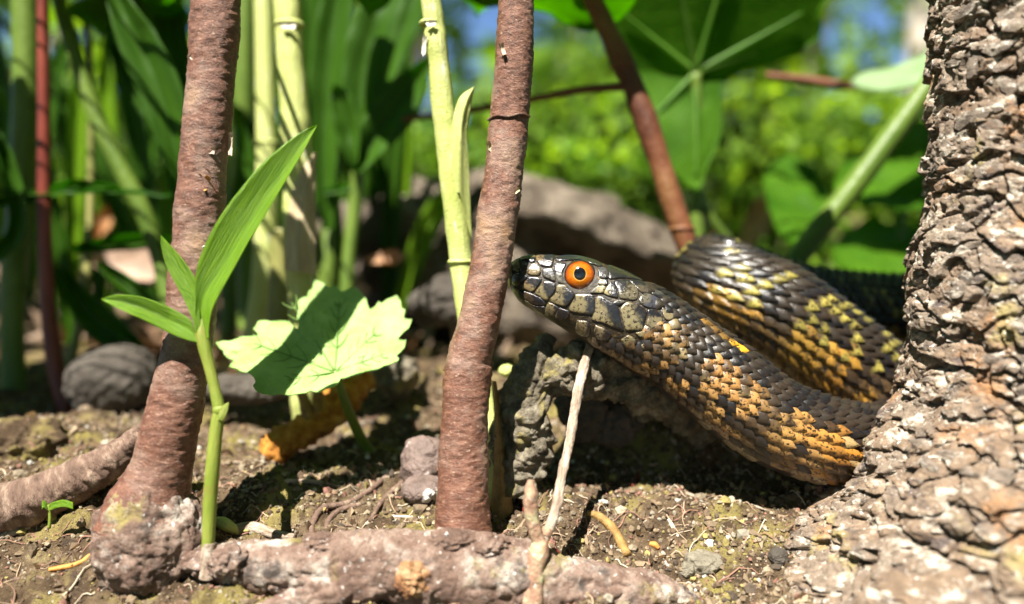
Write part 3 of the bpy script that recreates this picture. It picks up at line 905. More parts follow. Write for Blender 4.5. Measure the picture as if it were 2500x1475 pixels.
Ta = np.gradient(C, axis=0); Ta /= np.linalg.norm(Ta, axis=1)[:, None] + 1e-12
axd = (RIGHT * math.cos(ph30) - UPV * math.sin(ph30))
Ta[:nh] = axd
for _ in range(12):
    Ta[nh - 1:nh + 40] = (Ta[nh - 2:nh + 39] + Ta[nh - 1:nh + 40] + Ta[nh:nh + 41]) / 3
Ta /= np.linalg.norm(Ta, axis=1)[:, None]
Ua = np.tile(np.array([0, 0, 1.0]), (len(C), 1))
Ua[:nh] = UPV
Ua -= (Ua * Ta).sum(1)[:, None] * Ta
Ua /= np.linalg.norm(Ua, axis=1)[:, None]
for _ in range(30):
    Ua[nh:-1] = (Ua[nh - 1:-2] + Ua[nh:-1] + Ua[nh + 1:]) / 3
Ua -= (Ua * Ta).sum(1)[:, None] * Ta
Ua /= np.linalg.norm(Ua, axis=1)[:, None]
Sa = np.cross(Ta, Ua)


def surf(s, th, lift=0.0):
    f = lambda A: np.stack([np.interp(s, S, A[:, k]) for k in range(3)], -1)
    c, u, l = f(C), f(Ua), f(Sa)
    h, wd, n = np.interp(s, S, HU), np.interp(s, S, HW), np.interp(s, S, EX)
    cs_, sn = np.cos(th), np.sin(th)
    r = (np.abs(cs_) ** n + np.abs(sn) ** n) ** (-1 / n)
    uu, ll = h * r * cs_, wd * r * sn
    nr = u * (np.sign(cs_) * np.abs(r * cs_) ** (n - 1) / h)[..., None] + l * (np.sign(sn) * np.abs(r * sn) ** (n - 1) / wd)[..., None]
    nr /= np.linalg.norm(nr, axis=-1)[..., None] + 1e-12
    return c + u * uu[..., None] + l * ll[..., None] + nr * np.asarray(lift)[..., None], nr


so_ = np.array([P(2045, 1195, 12.2)[0], P(2045, 1195, 12.2)[1], P(2045, 1195, 12.2)[2]])
snake = empty('snake', so_, 'black and orange scaled snake with an orange eye, coiled behind the rough trunk', 'snake')
sg, tg = np.meshgrid(np.concatenate([S[:nh], np.linspace(S_HEAD, LEN, 900)[1:]]), np.linspace(0, 2 * math.pi, 72, endpoint=False) + math.pi, indexing='ij')
Vb, _ = surf(sg.ravel(), tg.ravel(), -0.012 * np.ones(sg.size))
body = mk('body', Vb, gridq(sg.shape[0], 72, True), None, M['skin'], snake)

# ---- head plates, outlined on the side of the head and wrapped onto it
def A_(l): return [(1220 + x * .122, 600 + y * .122) for x, y in l]
def B_(l): return [(1400 + x * .1763, 640 + y * .1763) for x, y in l]


CREAM, OLIVE, DARK, GREY, TAN, GREEN = (.27, .215, .11), (.18, .125, .03), (.013, .012, .016), (.10, .09, .07), (.21, .15, .07), (.026, .030, .020)
BRN = (.15, .10, .05)
# outline, main colour, second colour, direction in which the second colour lies (px), where it starts
PLATES = [
    ('rostral_plate', A_([(230, 330), (225, 420), (215, 520), (205, 600), (165, 700), (118, 620), (105, 520), (128, 420), (180, 345)]), OLIVE, DARK, (1, .2), .75),
    ('nasal_plate', A_([(245, 325), (330, 275), (395, 265), (400, 330), (400, 420), (430, 490), (400, 535), (300, 520), (250, 490), (235, 400)]), OLIVE, DARK, (1, .8), .85),
    ('nasal_plate', A_([(555, 480), (610, 400), (690, 365), (780, 430), (810, 520), (775, 600), (640, 610), (550, 570), (525, 520)]), TAN, GREY, (0, -1), .6),
    ('internasal_plate', A_([(420, 235), (560, 212), (700, 200), (708, 270), (690, 330), (600, 345), (560, 290), (440, 300)]), DARK, OLIVE, (0, -1), .7),
    ('prefrontal_plate', A_([(725, 205), (900, 198), (1085, 205), (1070, 280), (1050, 370), (1020, 440), (930, 445), (830, 430), (740, 350), (715, 280)]), BRN, DARK, (1, .4), .45),
    ('loreal_plate', A_([(840, 500), (900, 470), (1030, 475), (1070, 560), (1090, 700), (1060, 720), (960, 680), (845, 620)]), GREY, DARK, (0, -1), .5),
    ('preocular_plate', A_([(1065, 380), (1180, 345), (1300, 380), (1250, 480), (1220, 600), (1230, 720), (1230, 790), (1150, 760), (1110, 690), (1085, 560), (1055, 460)]), GREY, DARK, (0, -1), .6),
    ('supraocular_plate', A_([(1100, 260), (1250, 212), (1500, 208), (1800, 272), (1990, 355), (2010, 420), (1900, 425), (1780, 345), (1620, 300), (1400, 310), (1200, 325), (1090, 310)]), DARK, GREEN, (1, 0), .5),
    ('postocular_plate', A_([(1905, 505), (1970, 450), (2060, 470), (2110, 570), (2100, 660), (2000, 680), (1925, 640), (1915, 560)]), (.075, .072, .075), DARK, (1, .4), .8),
    ('postocular_plate', A_([(1935, 690), (2000, 695), (2085, 695), (2075, 790), (2000, 805), (1910, 790), (1900, 750)]), (.24, .21, .14), DARK, (1, 0), .8),
    ('postocular_plate', A_([(1885, 815), (2025, 820), (2000, 945), (1870, 955), (1745, 950), (1800, 880)]), (.32, .26, .13), GREY, (-1, 0), .7),
    ('labial_plate', A_([(240, 640), (270, 575), (350, 555), (460, 578), (552, 622), (515, 680), (430, 735), (370, 800), (340, 810), (270, 790), (235, 720)]), OLIVE, DARK, (1, -.3), .40),
    ('labial_plate', A_([(565, 645), (640, 630), (760, 645), (825, 685), (805, 740), (735, 830), (680, 900), (640, 930), (540, 900), (455, 840), (465, 780)]), TAN, DARK, (.5, -1), .48),
    ('labial_plate', A_([(780, 830), (845, 745), (900, 712), (1000, 725), (1075, 765), (1090, 860), (1055, 960), (985, 1040), (900, 1100), (780, 1020), (695, 940)]), (.24, .19, .09), DARK, (1, -.3), .55),
    ('labial_plate', A_([(1095, 930), (1115, 800), (1180, 788), (1280, 797), (1340, 875), (1445, 962), (1435, 1030), (1365, 1130), (1285, 1210), (1150, 1190), (970, 1100), (1045, 1000)]), (.23, .18, .09), DARK, (1, .1), .62),
    ('labial_plate', A_([(1465, 978), (1600, 972), (1760, 978), (1825, 1045), (1835, 1200), (1800, 1365), (1650, 1355), (1405, 1315), (1345, 1260), (1415, 1100), (1455, 1035)]), (.25, .20, .10), DARK, (1, 0), .70),
    ('labial_plate', B_([(255, 495), (330, 475), (420, 525), (545, 605), (560, 700), (595, 860), (615, 925), (480, 885), (340, 825), (205, 785), (245, 650)]), CREAM, DARK, (1, -.45), .62),
    ('labial_plate', B_([(575, 640), (645, 562), (760, 567), (895, 645), (922, 690), (895, 800), (866, 915), (760, 925), (645, 920), (610, 800), (578, 700)]), (.30, .245, .13), DARK, (1, -.4), .68),
    ('labial_plate', B_([(938, 655), (1030, 645), (1095, 695), (1135, 765), (1115, 870), (1060, 915), (965, 905), (915, 850), (937, 740)]), (.25, .20, .11), DARK, (0, -1), .62),
    ('labial_plate', B_([(1135, 625), (1230, 605), (1295, 690), (1285, 770), (1210, 796), (1152, 740)]), (.27, .215, .12), GREY, (0, -1), .8),
    ('temporal_plate', B_([(470, 565), (560, 525), (640, 542), (570, 590), (505, 602)]), DARK, GREY, (0, -1), .6),
    ('temporal_plate', B_([(375, 400), (435, 315), (470, 290), (510, 330), (540, 420), (545, 490), (500, 495), (370, 448)]), (.34, .28, .14), DARK, (1, 0), .55),
    ('temporal_plate', B_([(500, 285), (560, 262), (700, 255), (785, 335), (825, 420), (785, 525), (640, 515), (565, 495), (548, 400)]), (.16, .135, .085), DARK, (-1, -1), .62),
    ('temporal_plate', B_([(825, 520), (872, 455), (980, 445), (1095, 503), (1145, 590), (1090, 635), (940, 627), (855, 578)]), (.050, .052, .068), GREY, (-1, -1), .65),
    ('temporal_plate', B_([(715, 262), (800, 255), (930, 285), (995, 370), (958, 426), (865, 418), (795, 350)]), (.085, .065, .045), DARK, (0, -1), .6),
    ('temporal_plate', B_([(1005, 392), (1100, 388), (1195, 450), (1195, 518), (1130, 508), (1012, 440)]), (.06, .055, .05), DARK, (0, 1), .6),
    ('parietal_plate', B_([(440, 105), (470, 45), (620, 85), (790, 160), (935, 252), (800, 242), (620, 232), (450, 248), (435, 175)]), GREEN, DARK, (-.3, 1), .6),
    ('lower_labial_plate', A_([(265, 825), (330, 845), (440, 935), (475, 1035), (445, 1105), (345, 1030), (265, 910)]), (.14, .10, .04), DARK, (1, 0), .6),
    ('lower_labial_plate', A_([(465, 905), (640, 965), (850, 1080), (880, 1190), (700, 1175), (495, 1060)]), (.06, .042, .025), DARK, (1, 0), .5),
    ('lower_labial_plate', A_([(500, 1080), (700, 1195), (880, 1220), (885, 1370), (700, 1280), (530, 1150)]), (.09, .06, .03), DARK, (1, 0), .5),
    ('lower_labial_plate', A_([(955, 1125), (1130, 1215), (1145, 1285), (1045, 1400), (905, 1370), (905, 1235)]), (.27, .21, .11), DARK, (1, .2), .7),
    ('lower_labial_plate', A_([(1160, 1235), (1335, 1305), (1325, 1420), (1180, 1468), (1085, 1405)]), (.20, .15, .08), DARK, (1, 0), .25),
    ('lower_labial_plate', B_([(10, 795), (160, 828), (180, 1000), (80, 1010), (5, 940)]), (.25, .19, .10), DARK, (1, 0), .8),
    ('lower_labial_plate', B_([(250, 855), (400, 920), (455, 980), (415, 1060), (300, 1050), (242, 960)]), (.28, .22, .13), DARK, (1, .2), .62),
    ('lower_labial_plate', B_([(590, 1050), (680, 992), (770, 1040), (800, 1100), (690, 1138), (612, 1108)]), (.28, .23, .12), DARK, (1, .4), .8),
    ('lower_labial_plate', B_([(775, 960), (860, 938), (1010, 944), (988, 998), (900, 1022), (822, 1008)]), (.28, .22, .11), DARK, (1, 0), .85),
    ('lower_labial_plate', B_([(1055, 962), (1160, 953), (1168, 1000), (1100, 1018)]), (.27, .21, .11), DARK, (1, 0), .85),
    ('lower_labial_plate', B_([(845, 1120), (930, 1092), (978, 1130), (920, 1178), (862, 1168)]), (.36, .27, .15), DARK, (1, 0), .85),
    ('lower_labial_plate', B_([(1155, 1088), (1278, 1003), (1308, 1040), (1202, 1108)]), (.40, .32, .19), DARK, (1, 0), .85),
]
aS, bS = aa, None


def side_lat(px, py):
    """lateral half width of the head at a side-view point; px -> (a,b)"""
    zx, zy = (px - 1200) / .2712, (py - 560) / .2712
    a = zx * math.cos(ph30) + zy * math.sin(ph30); b = -zx * math.sin(ph30) + zy * math.cos(ph30)
    t_, b_ = np.interp(a, ta[:, 0], ta[:, 1]), np.interp(a, ba[:, 0], ba[:, 1])
    q_ = np.clip(np.abs((b - (t_ + b_) / 2) / np.maximum((b_ - t_) / 2, 2)), 0, .998)
    wd, n_ = np.interp(a, aa, hwid), np.interp(a, aa, hexp)
    fr = np.clip((a - a0) / 60, 0.02, 1)
    return wd * (1 - q_ ** n_) ** (1 / n_)


def side_pt(px, py, lift, side=1):
    lat = side_lat(px, py)
    e = 3.0
    gx_ = (side_lat(px + e, py) - side_lat(px - e, py)) / (2 * e * PXC)
    gy_ = (side_lat(px, py + e) - side_lat(px, py - e)) / (2 * e * PXC)
    gx_, gy_ = np.clip(gx_, -2.5, 2.5), np.clip(gy_, -2.5, 2.5)
    nrm = -FWD * side - RIGHT * gx_[..., None] + UPV * gy_[..., None]
    nrm /= np.linalg.norm(nrm, axis=-1)[..., None]
    return P(px, py, HD) - FWD * (side * lat)[..., None] + nrm * np.asarray(lift)[..., None]


def inside(poly, x, y):
    poly = np.asarray(poly); r = np.zeros(np.shape(x), bool)
    j = len(poly) - 1
    for i in range(len(poly)):
        xi, yi = poly[i]; xj, yj = poly[j]
        c = ((yi > y) != (yj > y)) & (x < (xj - xi) * (y - yi) / (yj - yi + 1e-12) + xi)
        r ^= c
        j = i
    return r


rng = np.random.default_rng(77)
RIN = [1.03, 1.0, .95, .86, .70, .48, .24]
HT = np.array([-.028, 0.0, .60, .88, .98, 1.0, 1.01])
for nm, poly, c1, c2, dr_, th_ in PLATES:
    pg = np.array(poly)
    closed = np.vstack([pg, pg[:1]])
    big = np.vstack([pg, pg, pg])
    k = len(pg)
    ring = catmull(np.column_stack([big, np.zeros(len(big))]), 36 * 3)[36:72, :2] if k >= 7 else catmull(np.column_stack([closed, np.zeros(len(closed))]), 37)[:36, :2]
    ce = ring.mean(0)
    ring = ce + (ring - ce) * 1.005
    n_ = len(ring)
    ext = np.sqrt(((ring - ce) ** 2).sum(1).mean())
    Hh = min(.015, .0012 * ext)
    XY = np.concatenate([ce + (ring - ce) * r_ for r_ in RIN] + [ce[None]], 0)
    lf = np.concatenate([np.full(n_, -.02 if h_ < 0 else h_ * Hh) for h_ in HT] + [[1.02 * Hh]])
    c1 = tuple(np.array(c1) * (.66 if sum(c1) > .3 else .85))
    dv = np.array(dr_, float); dv /= np.linalg.norm(dv)
    pr = (XY - ce) @ dv; pr = (pr - pr.min()) / (pr.max() - pr.min())
    wob = .12 * fbm(np.column_stack([XY * .16, np.full(len(XY), ce[0])]), 2, 5)
    m_ = sm(pr + wob, th_ - .16, th_ + .02)[:, None]
    c = np.array(c1) * (1 - m_) + np.array(c2) * m_
    rimk = np.concatenate([np.full(n_, v_) for v_ in (.15, .35, .85, 1, 1, 1, 1)] + [[1.]])[:, None]
    c = c * rimk + np.array((.02, .016, .014)) * (1 - rimk)
    nr_ = len(RIN)
    Q = gridq(nr_, n_, True)
    j = np.arange(n_)
    T = np.stack([(nr_ - 1) * n_ + j, (nr_ - 1) * n_ + (j + 1) % n_, np.full(n_, nr_ * n_)], 1)
    for side in (1, -1):
        V = side_pt(XY[:, 0], XY[:, 1], lf, side)
        mk(nm, V, Q if side < 0 else Q[:, ::-1], T if side < 0 else T[:, ::-1], M['plate'], snake, col=c)

v, f = ICO4
qr_ = P(1247, 672, HD) + (v[:, :1] * RIGHT * .058 + v[:, 1:2] * FWD * .17 + v[:, 2:] * UPV * .185)
mk('rostral_plate', qr_, None, f, M['plate'], snake, col=np.tile(np.array(OLIVE) * .9, (len(v), 1)) * (1 + .3 * fbm(v * 4, 3, 161))[:, None])
# ---- eyes
ex, ey, er = 1411.3, 676.5, 39.5 * PXC
for side in (1, -1):
    lat = float(side_lat(np.array([ex]), np.array([ey]))[0])
    ec = P(ex, ey, HD) - FWD * side * (lat - er * .50)
    v, f = ICO4
    ax_ = (-FWD * side + UPV * .10 - RIGHT * .05); ax_ /= np.linalg.norm(ax_)
    e1 = np.cross(UPV, ax_); e1 /= np.linalg.norm(e1); e2 = np.cross(ax_, e1)
    eye = mk('eye', ec + er * (v[:, :1] * e1 + v[:, 1:2] * e2 + .92 * v[:, 2:] * ax_), None, f, M['eye_dark'], snake, origin=ec)

    def cap(name, r0, r1, lift, mat, parent, colf=None, off=(0, 0), nr_=14, na=48):
        rr_ = np.linspace(r0, r1, nr_)[:, None] * np.ones((1, na)); an = np.linspace(0, 2 * math.pi, na, endpoint=False)[None, :] * np.ones((nr_, 1))
        X = rr_ * np.cos(an) + off[0]; Y = rr_ * np.sin(an) + off[1]
        Z = np.sqrt(np.maximum(1 - X ** 2 - Y ** 2, 0)) * .92
        edge = np.minimum(1, np.minimum((rr_ - r0 if r0 > 0 else rr_ + 1), r1 - rr_) / .015)
        VV = ec + ((X[..., None] * e1 + Y[..., None] * e2 + Z[..., None] * ax_)) * (er * (1 + lift * edge - .002))[..., None]
        c_ = None
        if colf is not None:
            c_ = colf((rr_ - r0) / (r1 - r0), an).reshape(-1, 3)
        return mk(name, VV.reshape(-1, 3), gridq(nr_, na, True), None, M[mat], parent, col=c_)

    def icol(t, an):
        st = np.array([(0, .60, .30, .06), (.07, .66, .30, .05), (.15, .52, .145, .008), (.55, .52, .12, .006), (.82, .34, .060, .004), (1, .03, .008, .003)])
        c_ = np.stack([np.interp(t, st[:, 0], st[:, k]) for k in (1, 2, 3)], -1)
        s_ = 1 + .12 * np.sin(an * 23 + 2 * np.sin(an * 7)) * t
        dark_ = 1 - .35 * sm(np.cos(an - 2.2), .55, 1.0) * t
        return c_ * (s_ * dark_)[..., None]
    iris = cap('iris', .34, .88, .012, 'iris', eye, icol, (-.03, .0))
    cap('pupil', 0.0, .36, .018, 'pupil', eye, None, (-.03, .08))
# nostril: a dark pit
for side in (1, -1):
    v, f = ICO4
    a_ = np.array([1220 + 505 * .122]), np.array([600 + 375 * .122])
    c_ = side_pt(a_[0], a_[1], np.array([-.008]), side)[0]
    mk('nostril', c_ + v * np.array([.032, .02, .036]), None, f, M['pupil'], snake)

# ---- body scales, lying like shingles from the neck to the tail
ROWS = 23
SPAN = math.radians(146)
rowth = np.linspace(-SPAN, SPAN, ROWS)
cells = []
s_ = 0.6
step_fn = lambda s: np.interp(s, [1.2, 3.0, 5.0, 9, LEN - 6, LEN], [.13, .14, .19, .21, .20, .09])
ss = [0.55]
while ss[-1] < LEN - .25:
    ss.append(ss[-1] + float(step_fn(ss[-1])))
ss = np.array(ss)
for k in range(ROWS):
    sft = (ss + .5 * step_fn(ss)) if k % 2 else ss
    cells.append(np.column_stack([sft, np.full(len(ss), rowth[k]), np.full(len(ss), k)]))
cells = np.vstack(cells)
rng = np.random.default_rng(5)
cells[:, 1] += rng.normal(size=len(cells)) * .008
cells[:, 0] += rng.normal(size=len(cells)) * .008
cp, cn = surf(cells[:, 0], cells[:, 1])
cx, cy, cdp = to_px(cp)
keep = np.ones(len(cells), bool)
hs = cells[:, 0] < S_HEAD + .4
inpl = np.zeros(len(cells), bool)
for nm, poly, *_ in PLATES:
    pg = np.array(poly); ce = pg.mean(0)
    inpl |= inside(ce + (pg - ce) * 1.12, cx, cy)
thd = np.abs(np.degrees(cells[:, 1]))
# on the head only the chin carries small scales; the flanks start behind the last lip plate, the crown behind the parietals
zx_, zy_ = (cx - 1400) / .1763, (cy - 640) / .1763
chin = zy_ > np.interp(zx_, [-700, -300, 0, 300, 600, 900, 1200, 1330], [700, 800, 1000, 1080, 1130, 1060, 760, 300])
behind = zx_ > np.interp(thd, [0, 40, 60, 90, 180], [930, 1000, 1180, 1290, 1290])
keep &= ~hs | ((chin | behind) & ~inpl)
keep &= cells[:, 0] > .75
cells, cp, cn, cx, cy, cdp, thd = [a[keep] for a in (cells, cp, cn, cx, cy, cdp, thd)]
n = len(cells)
s0 = cells[:, 0]
stp = step_fn(s0)
Rl = np.interp(s0, S, HU)
dth = rowth[1] - rowth[0]
small = np.clip((thd - 118) / 25, 0, 1) * (s0 < S_HEAD + 1.0)
NA, NB = 6, 5
u_ = np.linspace(0, 1, NA)[:, None] * np.ones((1, NB)); t_ = np.linspace(-1, 1, NB)[None, :] * np.ones((NA, 1))
wprof = np.array([.55, .94, 1.0, .90, .60, .14])[:, None]
slen = np.where(s0 < S_HEAD + 1.5, 1.42, 1.62)
ds = (u_.ravel()[None, :] - .42) * (stp * slen)[:, None]
# rounded free edge
ds = ds - (np.abs(t_.ravel()) ** 2 * .10 * u_.ravel())[None, :] * stp[:, None]
dt = (t_ * wprof).ravel()[None, :] * (dth * 1.02)
keel = np.where(s0 > S_HEAD + 2.0, 1.0, .25)
size_k = Rl / .6
lift = (-.012 + .046 * u_ ** 1.1 - .022 * t_ ** 2 - .014 * (t_ ** 4)).ravel()[None, :] * size_k[:, None] \
    + (keel[:, None] * .017 * np.maximum(0, 1 - np.abs(t_.ravel()) * 2.2)[None, :] * (.3 + u_.ravel())[None, :] * size_k[:, None])
lift = lift + .012 * (np.sin(np.pi * u_) * (1 - t_ ** 2)).ravel()[None, :] * np.where(keel < .5, 1.3, .6)[:, None] + rng.normal(size=(n, 1)) * .003
Vs_, _ = surf(s0[:, None] + ds, cells[:, 1][:, None] + dt, lift)
# ---- pigment by place on the body: black back with pale flecks, orange flanks with black bars, freckled throat, rear coil's shade painted as black
r1, r2, r3 = rng.random(n), rng.random(n), rng.random(n)
bar = np.sin(2 * math.pi * s0 / 1.25 + .5 * np.sin(s0 * 2.1)) + .7 * vn(np.stack([s0 * 1.4, cells[:, 1] * 1.6, np.zeros(n)], 1), 8)
orange = np.array([.43, .185, .022]); tan = np.array([.36, .19, .060]); black = np.array([.009, .008, .009]); brown = np.array([.026, .019, .014]); yel = np.array([.30, .25, .055]); cream = np.array([.36, .25, .11])
front = s0 < S_HEAD + 5.2
base = np.where((r1 < .5)[:, None], black, brown)
deep = sm(s0, S_HEAD + 1.0, S_HEAD + 3.2)[:, None]
flank = tan * (1 - deep) + orange * deep
flank = np.where((r2 < .25)[:, None], flank * .75, flank)
flank = np.where(((r2 > .85) & front)[:, None], cream, flank)
flank = np.where(front[:, None], flank, (flank * .5 + np.array([.29, .18, .035]) * .5) * (.45 + .6 * r3[:, None]))
rear = (cdp > 14.9)  # depth mask: the rear coil gets its shade painted in as blacker scales
mid_dark = np.where(front, 66, np.where(rear, 112, 90)) + 10 * vn(np.stack([s0 * 1.1, np.zeros(n), np.zeros(n)], 1), 3)
fm = sm(thd + (r3 - .5) * 16, mid_dark - 8, mid_dark + 8)
barm = sm(bar, .45, .9) * sm(thd, 150, 95)
fm = fm * (1 - barm)
c = base * (1 - fm[:, None]) + flank * fm[:, None]
fleck = (~front) & (np.abs(bar) < .75) & (r2 > np.where(rear, .8, .32)) & (thd < 100) & (thd > 14)
band = front & (np.abs(thd - 27) < 5) & (np.abs(s0 - (S_HEAD + .40)) < .36)
c = np.where(band[:, None], np.array([.62, .30, .02]), c)
thr = (s0 < S_HEAD + 2.2) & (thd > 96)
c = np.where(thr[:, None], np.where((r1 < .30)[:, None], black * 1.5, tan * (.55 + .6 * r3[:, None])), c)
belly = thd > 138
c = np.where(belly[:, None], c * .6 + np.array([.3, .26, .2]) * .4 * r1[:, None], c)
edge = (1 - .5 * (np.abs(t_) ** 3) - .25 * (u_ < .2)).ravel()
mott = fbm(Vs_.reshape(-1, 3) * 4.2, 3, 141).reshape(n, -1)
wear = np.where(thr | (s0 < S_HEAD + .6), .08, np.where(front, .28, .38))[:, None]
mm = (sm(mott, wear - .2, wear + .25) * .85)[..., None]
hue = 1 + .28 * fbm(Vs_.reshape(-1, 3) * 2.2, 2, 151).reshape(n, -1)[..., None] * np.array([.6, 1.0, 1.3])
Cv = c[:, None, :] * hue
Cv = Cv * (1 - mm) + np.array([.035, .024, .016]) * mm
fl_ = (fleck[:, None] * (sm(u_, .38, .52) * sm(u_, 1.05, .85) * sm(np.abs(t_), .8, .3)).ravel()[None, :])[..., None]
Cv = Cv * (1 - fl_) + (yel * (.6 + .7 * r1[:, None]))[:, None, :] * fl_
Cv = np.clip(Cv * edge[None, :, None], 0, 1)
Qs = gridq(NA, NB)[:, ::-1]
view = (cn * (CAM - cp)).sum(1) / np.linalg.norm(CAM - cp, axis=1)
vis = np.where((view > .12) & (cx < 2235) & (cx > 1200), view / cdp ** 2 * np.interp(cdp, [12.8, 13.4, 14.6, 15.2], [1, .8, .8, .05]) * stp, -1)
order = np.argsort(-vis)
one = order[:300]
rest = order[300:]
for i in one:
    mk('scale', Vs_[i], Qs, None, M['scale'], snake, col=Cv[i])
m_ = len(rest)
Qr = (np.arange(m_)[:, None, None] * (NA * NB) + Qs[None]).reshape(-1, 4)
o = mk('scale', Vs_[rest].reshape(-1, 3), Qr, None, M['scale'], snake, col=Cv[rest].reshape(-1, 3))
o['kind'] = 'stuff'
# broad belly plates
vs = np.arange(S_HEAD + .2, LEN - .4, .22)
tt = np.linspace(math.pi - .62, math.pi + .62, 9)
uu = np.linspace(0, 1, 4)
Sg = vs[:, None, None] + (uu[None, :, None] - .4) * .33
Tg = np.ones_like(Sg) * tt[None, None, :]
Sg = Sg * np.ones_like(Tg)
lf = np.ones_like(Sg) * (-.01 + .035 * uu)[None, :, None]
Vv, _ = surf(Sg.ravel(), Tg.ravel(), lf.ravel())
Qv = (np.arange(len(vs))[:, None, None] * 36 + gridq(4, 9)[None, :, ::-1]).reshape(-1, 4)
cvb = np.where((rng.random(len(vs)) < .5)[:, None], np.array([.30, .25, .17]), np.array([.04, .035, .035]))
o = mk('belly_plate', Vv, Qv, None, M['scale'], snake, col=np.repeat(cvb, 36, axis=0))
o['kind'] = 'stuff'

# ------------------------------------------------------------------ leaves
def resample(l, n):
    a = np.array(l, float)
    s = np.concatenate([[0], np.cumsum(np.linalg.norm(np.diff(a, axis=0), axis=1))])
    return catmull(np.column_stack([a[:, 0], a[:, 1], np.zeros(len(a))]), n)[:, :2]


def lofted(name, left, mid, right, dl, dm, dr_, mat, parent, n=46, m=13, thick=.012, wave=0.0, seed=0):
    """a blade lofted over left margin, midrib and right margin (photo points), with depths at base and tip"""
    L, Mi, Rr = resample(left, n), resample(mid, n), resample(right, n)
    t = np.linspace(0, 1, n)
    D = [np.interp(t, np.linspace(0, 1, len(d)), fz(d)) for d in (dl, dm, dr_)]
    Wl, Wm, Wr = [P(q[:, 0], q[:, 1], d) for q, d in zip((L, Mi, Rr), D)]
    a = np.linspace(-1, 1, m)
    A = np.abs(a)[None, :, None]
    V = np.where((a < 0)[None, :, None], Wm[:, None] + (Wl - Wm)[:, None] * A, Wm[:, None] + (Wr - Wm)[:, None] * A)
    bul = (A * (1 - A))[..., 0]
    nrm = np.cross(np.gradient(Wm, axis=0), (Wr - Wl)); nrm /= np.linalg.norm(nrm, axis=1)[:, None] + 1e-9
    wd = np.linalg.norm(Wr - Wl, axis=1)
    V = V + nrm[:, None, :] * (bul * wd[:, None] * .16)[..., None]
    if wave:
        V = V + nrm[:, None, :] * (wave * fbm(V.reshape(-1, 3) * 2, 2, seed)).reshape(n, m)[..., None]
    uv = np.stack([a[None, :] * wd[:, None] * .5 * np.ones((n, m)), t[:, None] * 3 * np.ones((n, m))], -1).reshape(-1, 2)
    V = V.reshape(-1, 3)
    Q = gridq(n, m)
    back = V - np.repeat(nrm, m, axis=0) * thick * np.repeat(np.sin(np.pi * np.clip(t, .02, .98)) ** .3, m)[:, None]
    e = [(i * m, (i + 1) * m) for i in range(n - 1)] + [((i + 1) * m + m - 1, i * m + m - 1) for i in range(n - 1)]
    rim = [(p_, q_, q_ + n * m, p_ + n * m) for p_, q_ in e]
    return mk(name, np.vstack([V, back]), np.vstack([Q, Q[:, ::-1] + n * m, np.array(rim)]), None, M[mat] if isinstance(mat, str) else mat, parent, uv=np.vstack([uv, uv]))


z3 = lambda l: [(220 + x * .4203, 280 + y * .4203) for x, y in l]
sp_o = P(506, 1396, fz(9.75))
sprout = empty('sprout', sp_o, 'bright green lily like sprout with four pointed leaves in front of the left stem', 'sprout')
tube('stem', [(505, 1400, 9.75), (508, 1330, 9.75), (512, 1240, 9.78), (520, 1130, 9.8), (529, 1040, 9.83), (536, 1000, 9.85)], [15, 15, 16.5, 17, 15.5, 14], M['sprout_stem'], sprout, 120, 20)
tube('stem', [(537, 1008, 9.85), (532, 985, 9.86), (522, 940, 9.88), (510, 890, 9.9), (500, 850, 9.92), (493, 815, 9.95), (492, 780, 9.97)], [14.5, 14.5, 13, 14, 16, 16, 8], M['sprout_stem'], sprout, 90, 20)
tube('sheath', [(505, 1412, 9.74), (506, 1390, 9.74), (509, 1355, 9.74), (511, 1325, 9.75)], [19, 17.5, 17, 16], M['twig'], sprout, 40, 20, lambda V, uv: .01 * fbm(V * 6, 3, 4))
tube('node_ring', [(537, 1010, 9.85), (536, 1001, 9.85), (535, 994, 9.86)], [15.5, 17.0, 15.5], M['sprout_stem'], sprout, 14, 20)
lofted('bud_scale', [(531, 1022), (538, 1000), (548, 988), (559, 982)], [(536, 1024), (544, 1008), (552, 995), (559, 982)], [(542, 1030), (551, 1018), (557, 1000), (559, 982)], [9.7, 9.72], [9.66, 9.72], [9.68, 9.72], 'sprout_stem', sprout, 14, 7)
lofted('leaf', z3([(640, 1265), (612, 1190), (612, 1080), (612, 960), (640, 830), (715, 665), (800, 530), (900, 402), (1000, 285), (1120, 180), (1240, 95), (1316, 60)]),
       z3([(660, 1290), (645, 1160), (665, 1050), (720, 960), (800, 840), (870, 720), (955, 590), (1030, 475), (1110, 360), (1190, 230), (1260, 130), (1317, 60)]),
       z3([(690, 1300), (692, 1230), (712, 1130), (760, 1030), (830, 905), (920, 740), (1010, 600), (1108, 432), (1182, 310), (1242, 208), (1300, 100), (1318, 62)]),
       [9.84, 9.9, 10.0, 10.2], [9.9, 10.08, 10.2, 10.22], [9.82, 9.76, 9.9, 10.2], 'sprout', sprout, 70, 17)
lofted('leaf', z3([(600, 1270), (585, 1195), (480, 1128), (380, 1084), (280, 1054), (170, 1044), (110, 1055), (64, 1070)]), z3([(625, 1300), (580, 1252), (500, 1212), (410, 1172), (300, 1125), (190, 1090), (120, 1075), (64, 1071)]),
       z3([(650, 1330), (600, 1318), (540, 1302), (450, 1262), (350, 1210), (240, 1160), (130, 1110), (64, 1072)]), [9.95, 9.9, 9.7, 9.6], [9.92, 9.95, 9.78, 9.6], [9.84, 9.72, 9.56, 9.58], 'sprout', sprout, 46, 13)
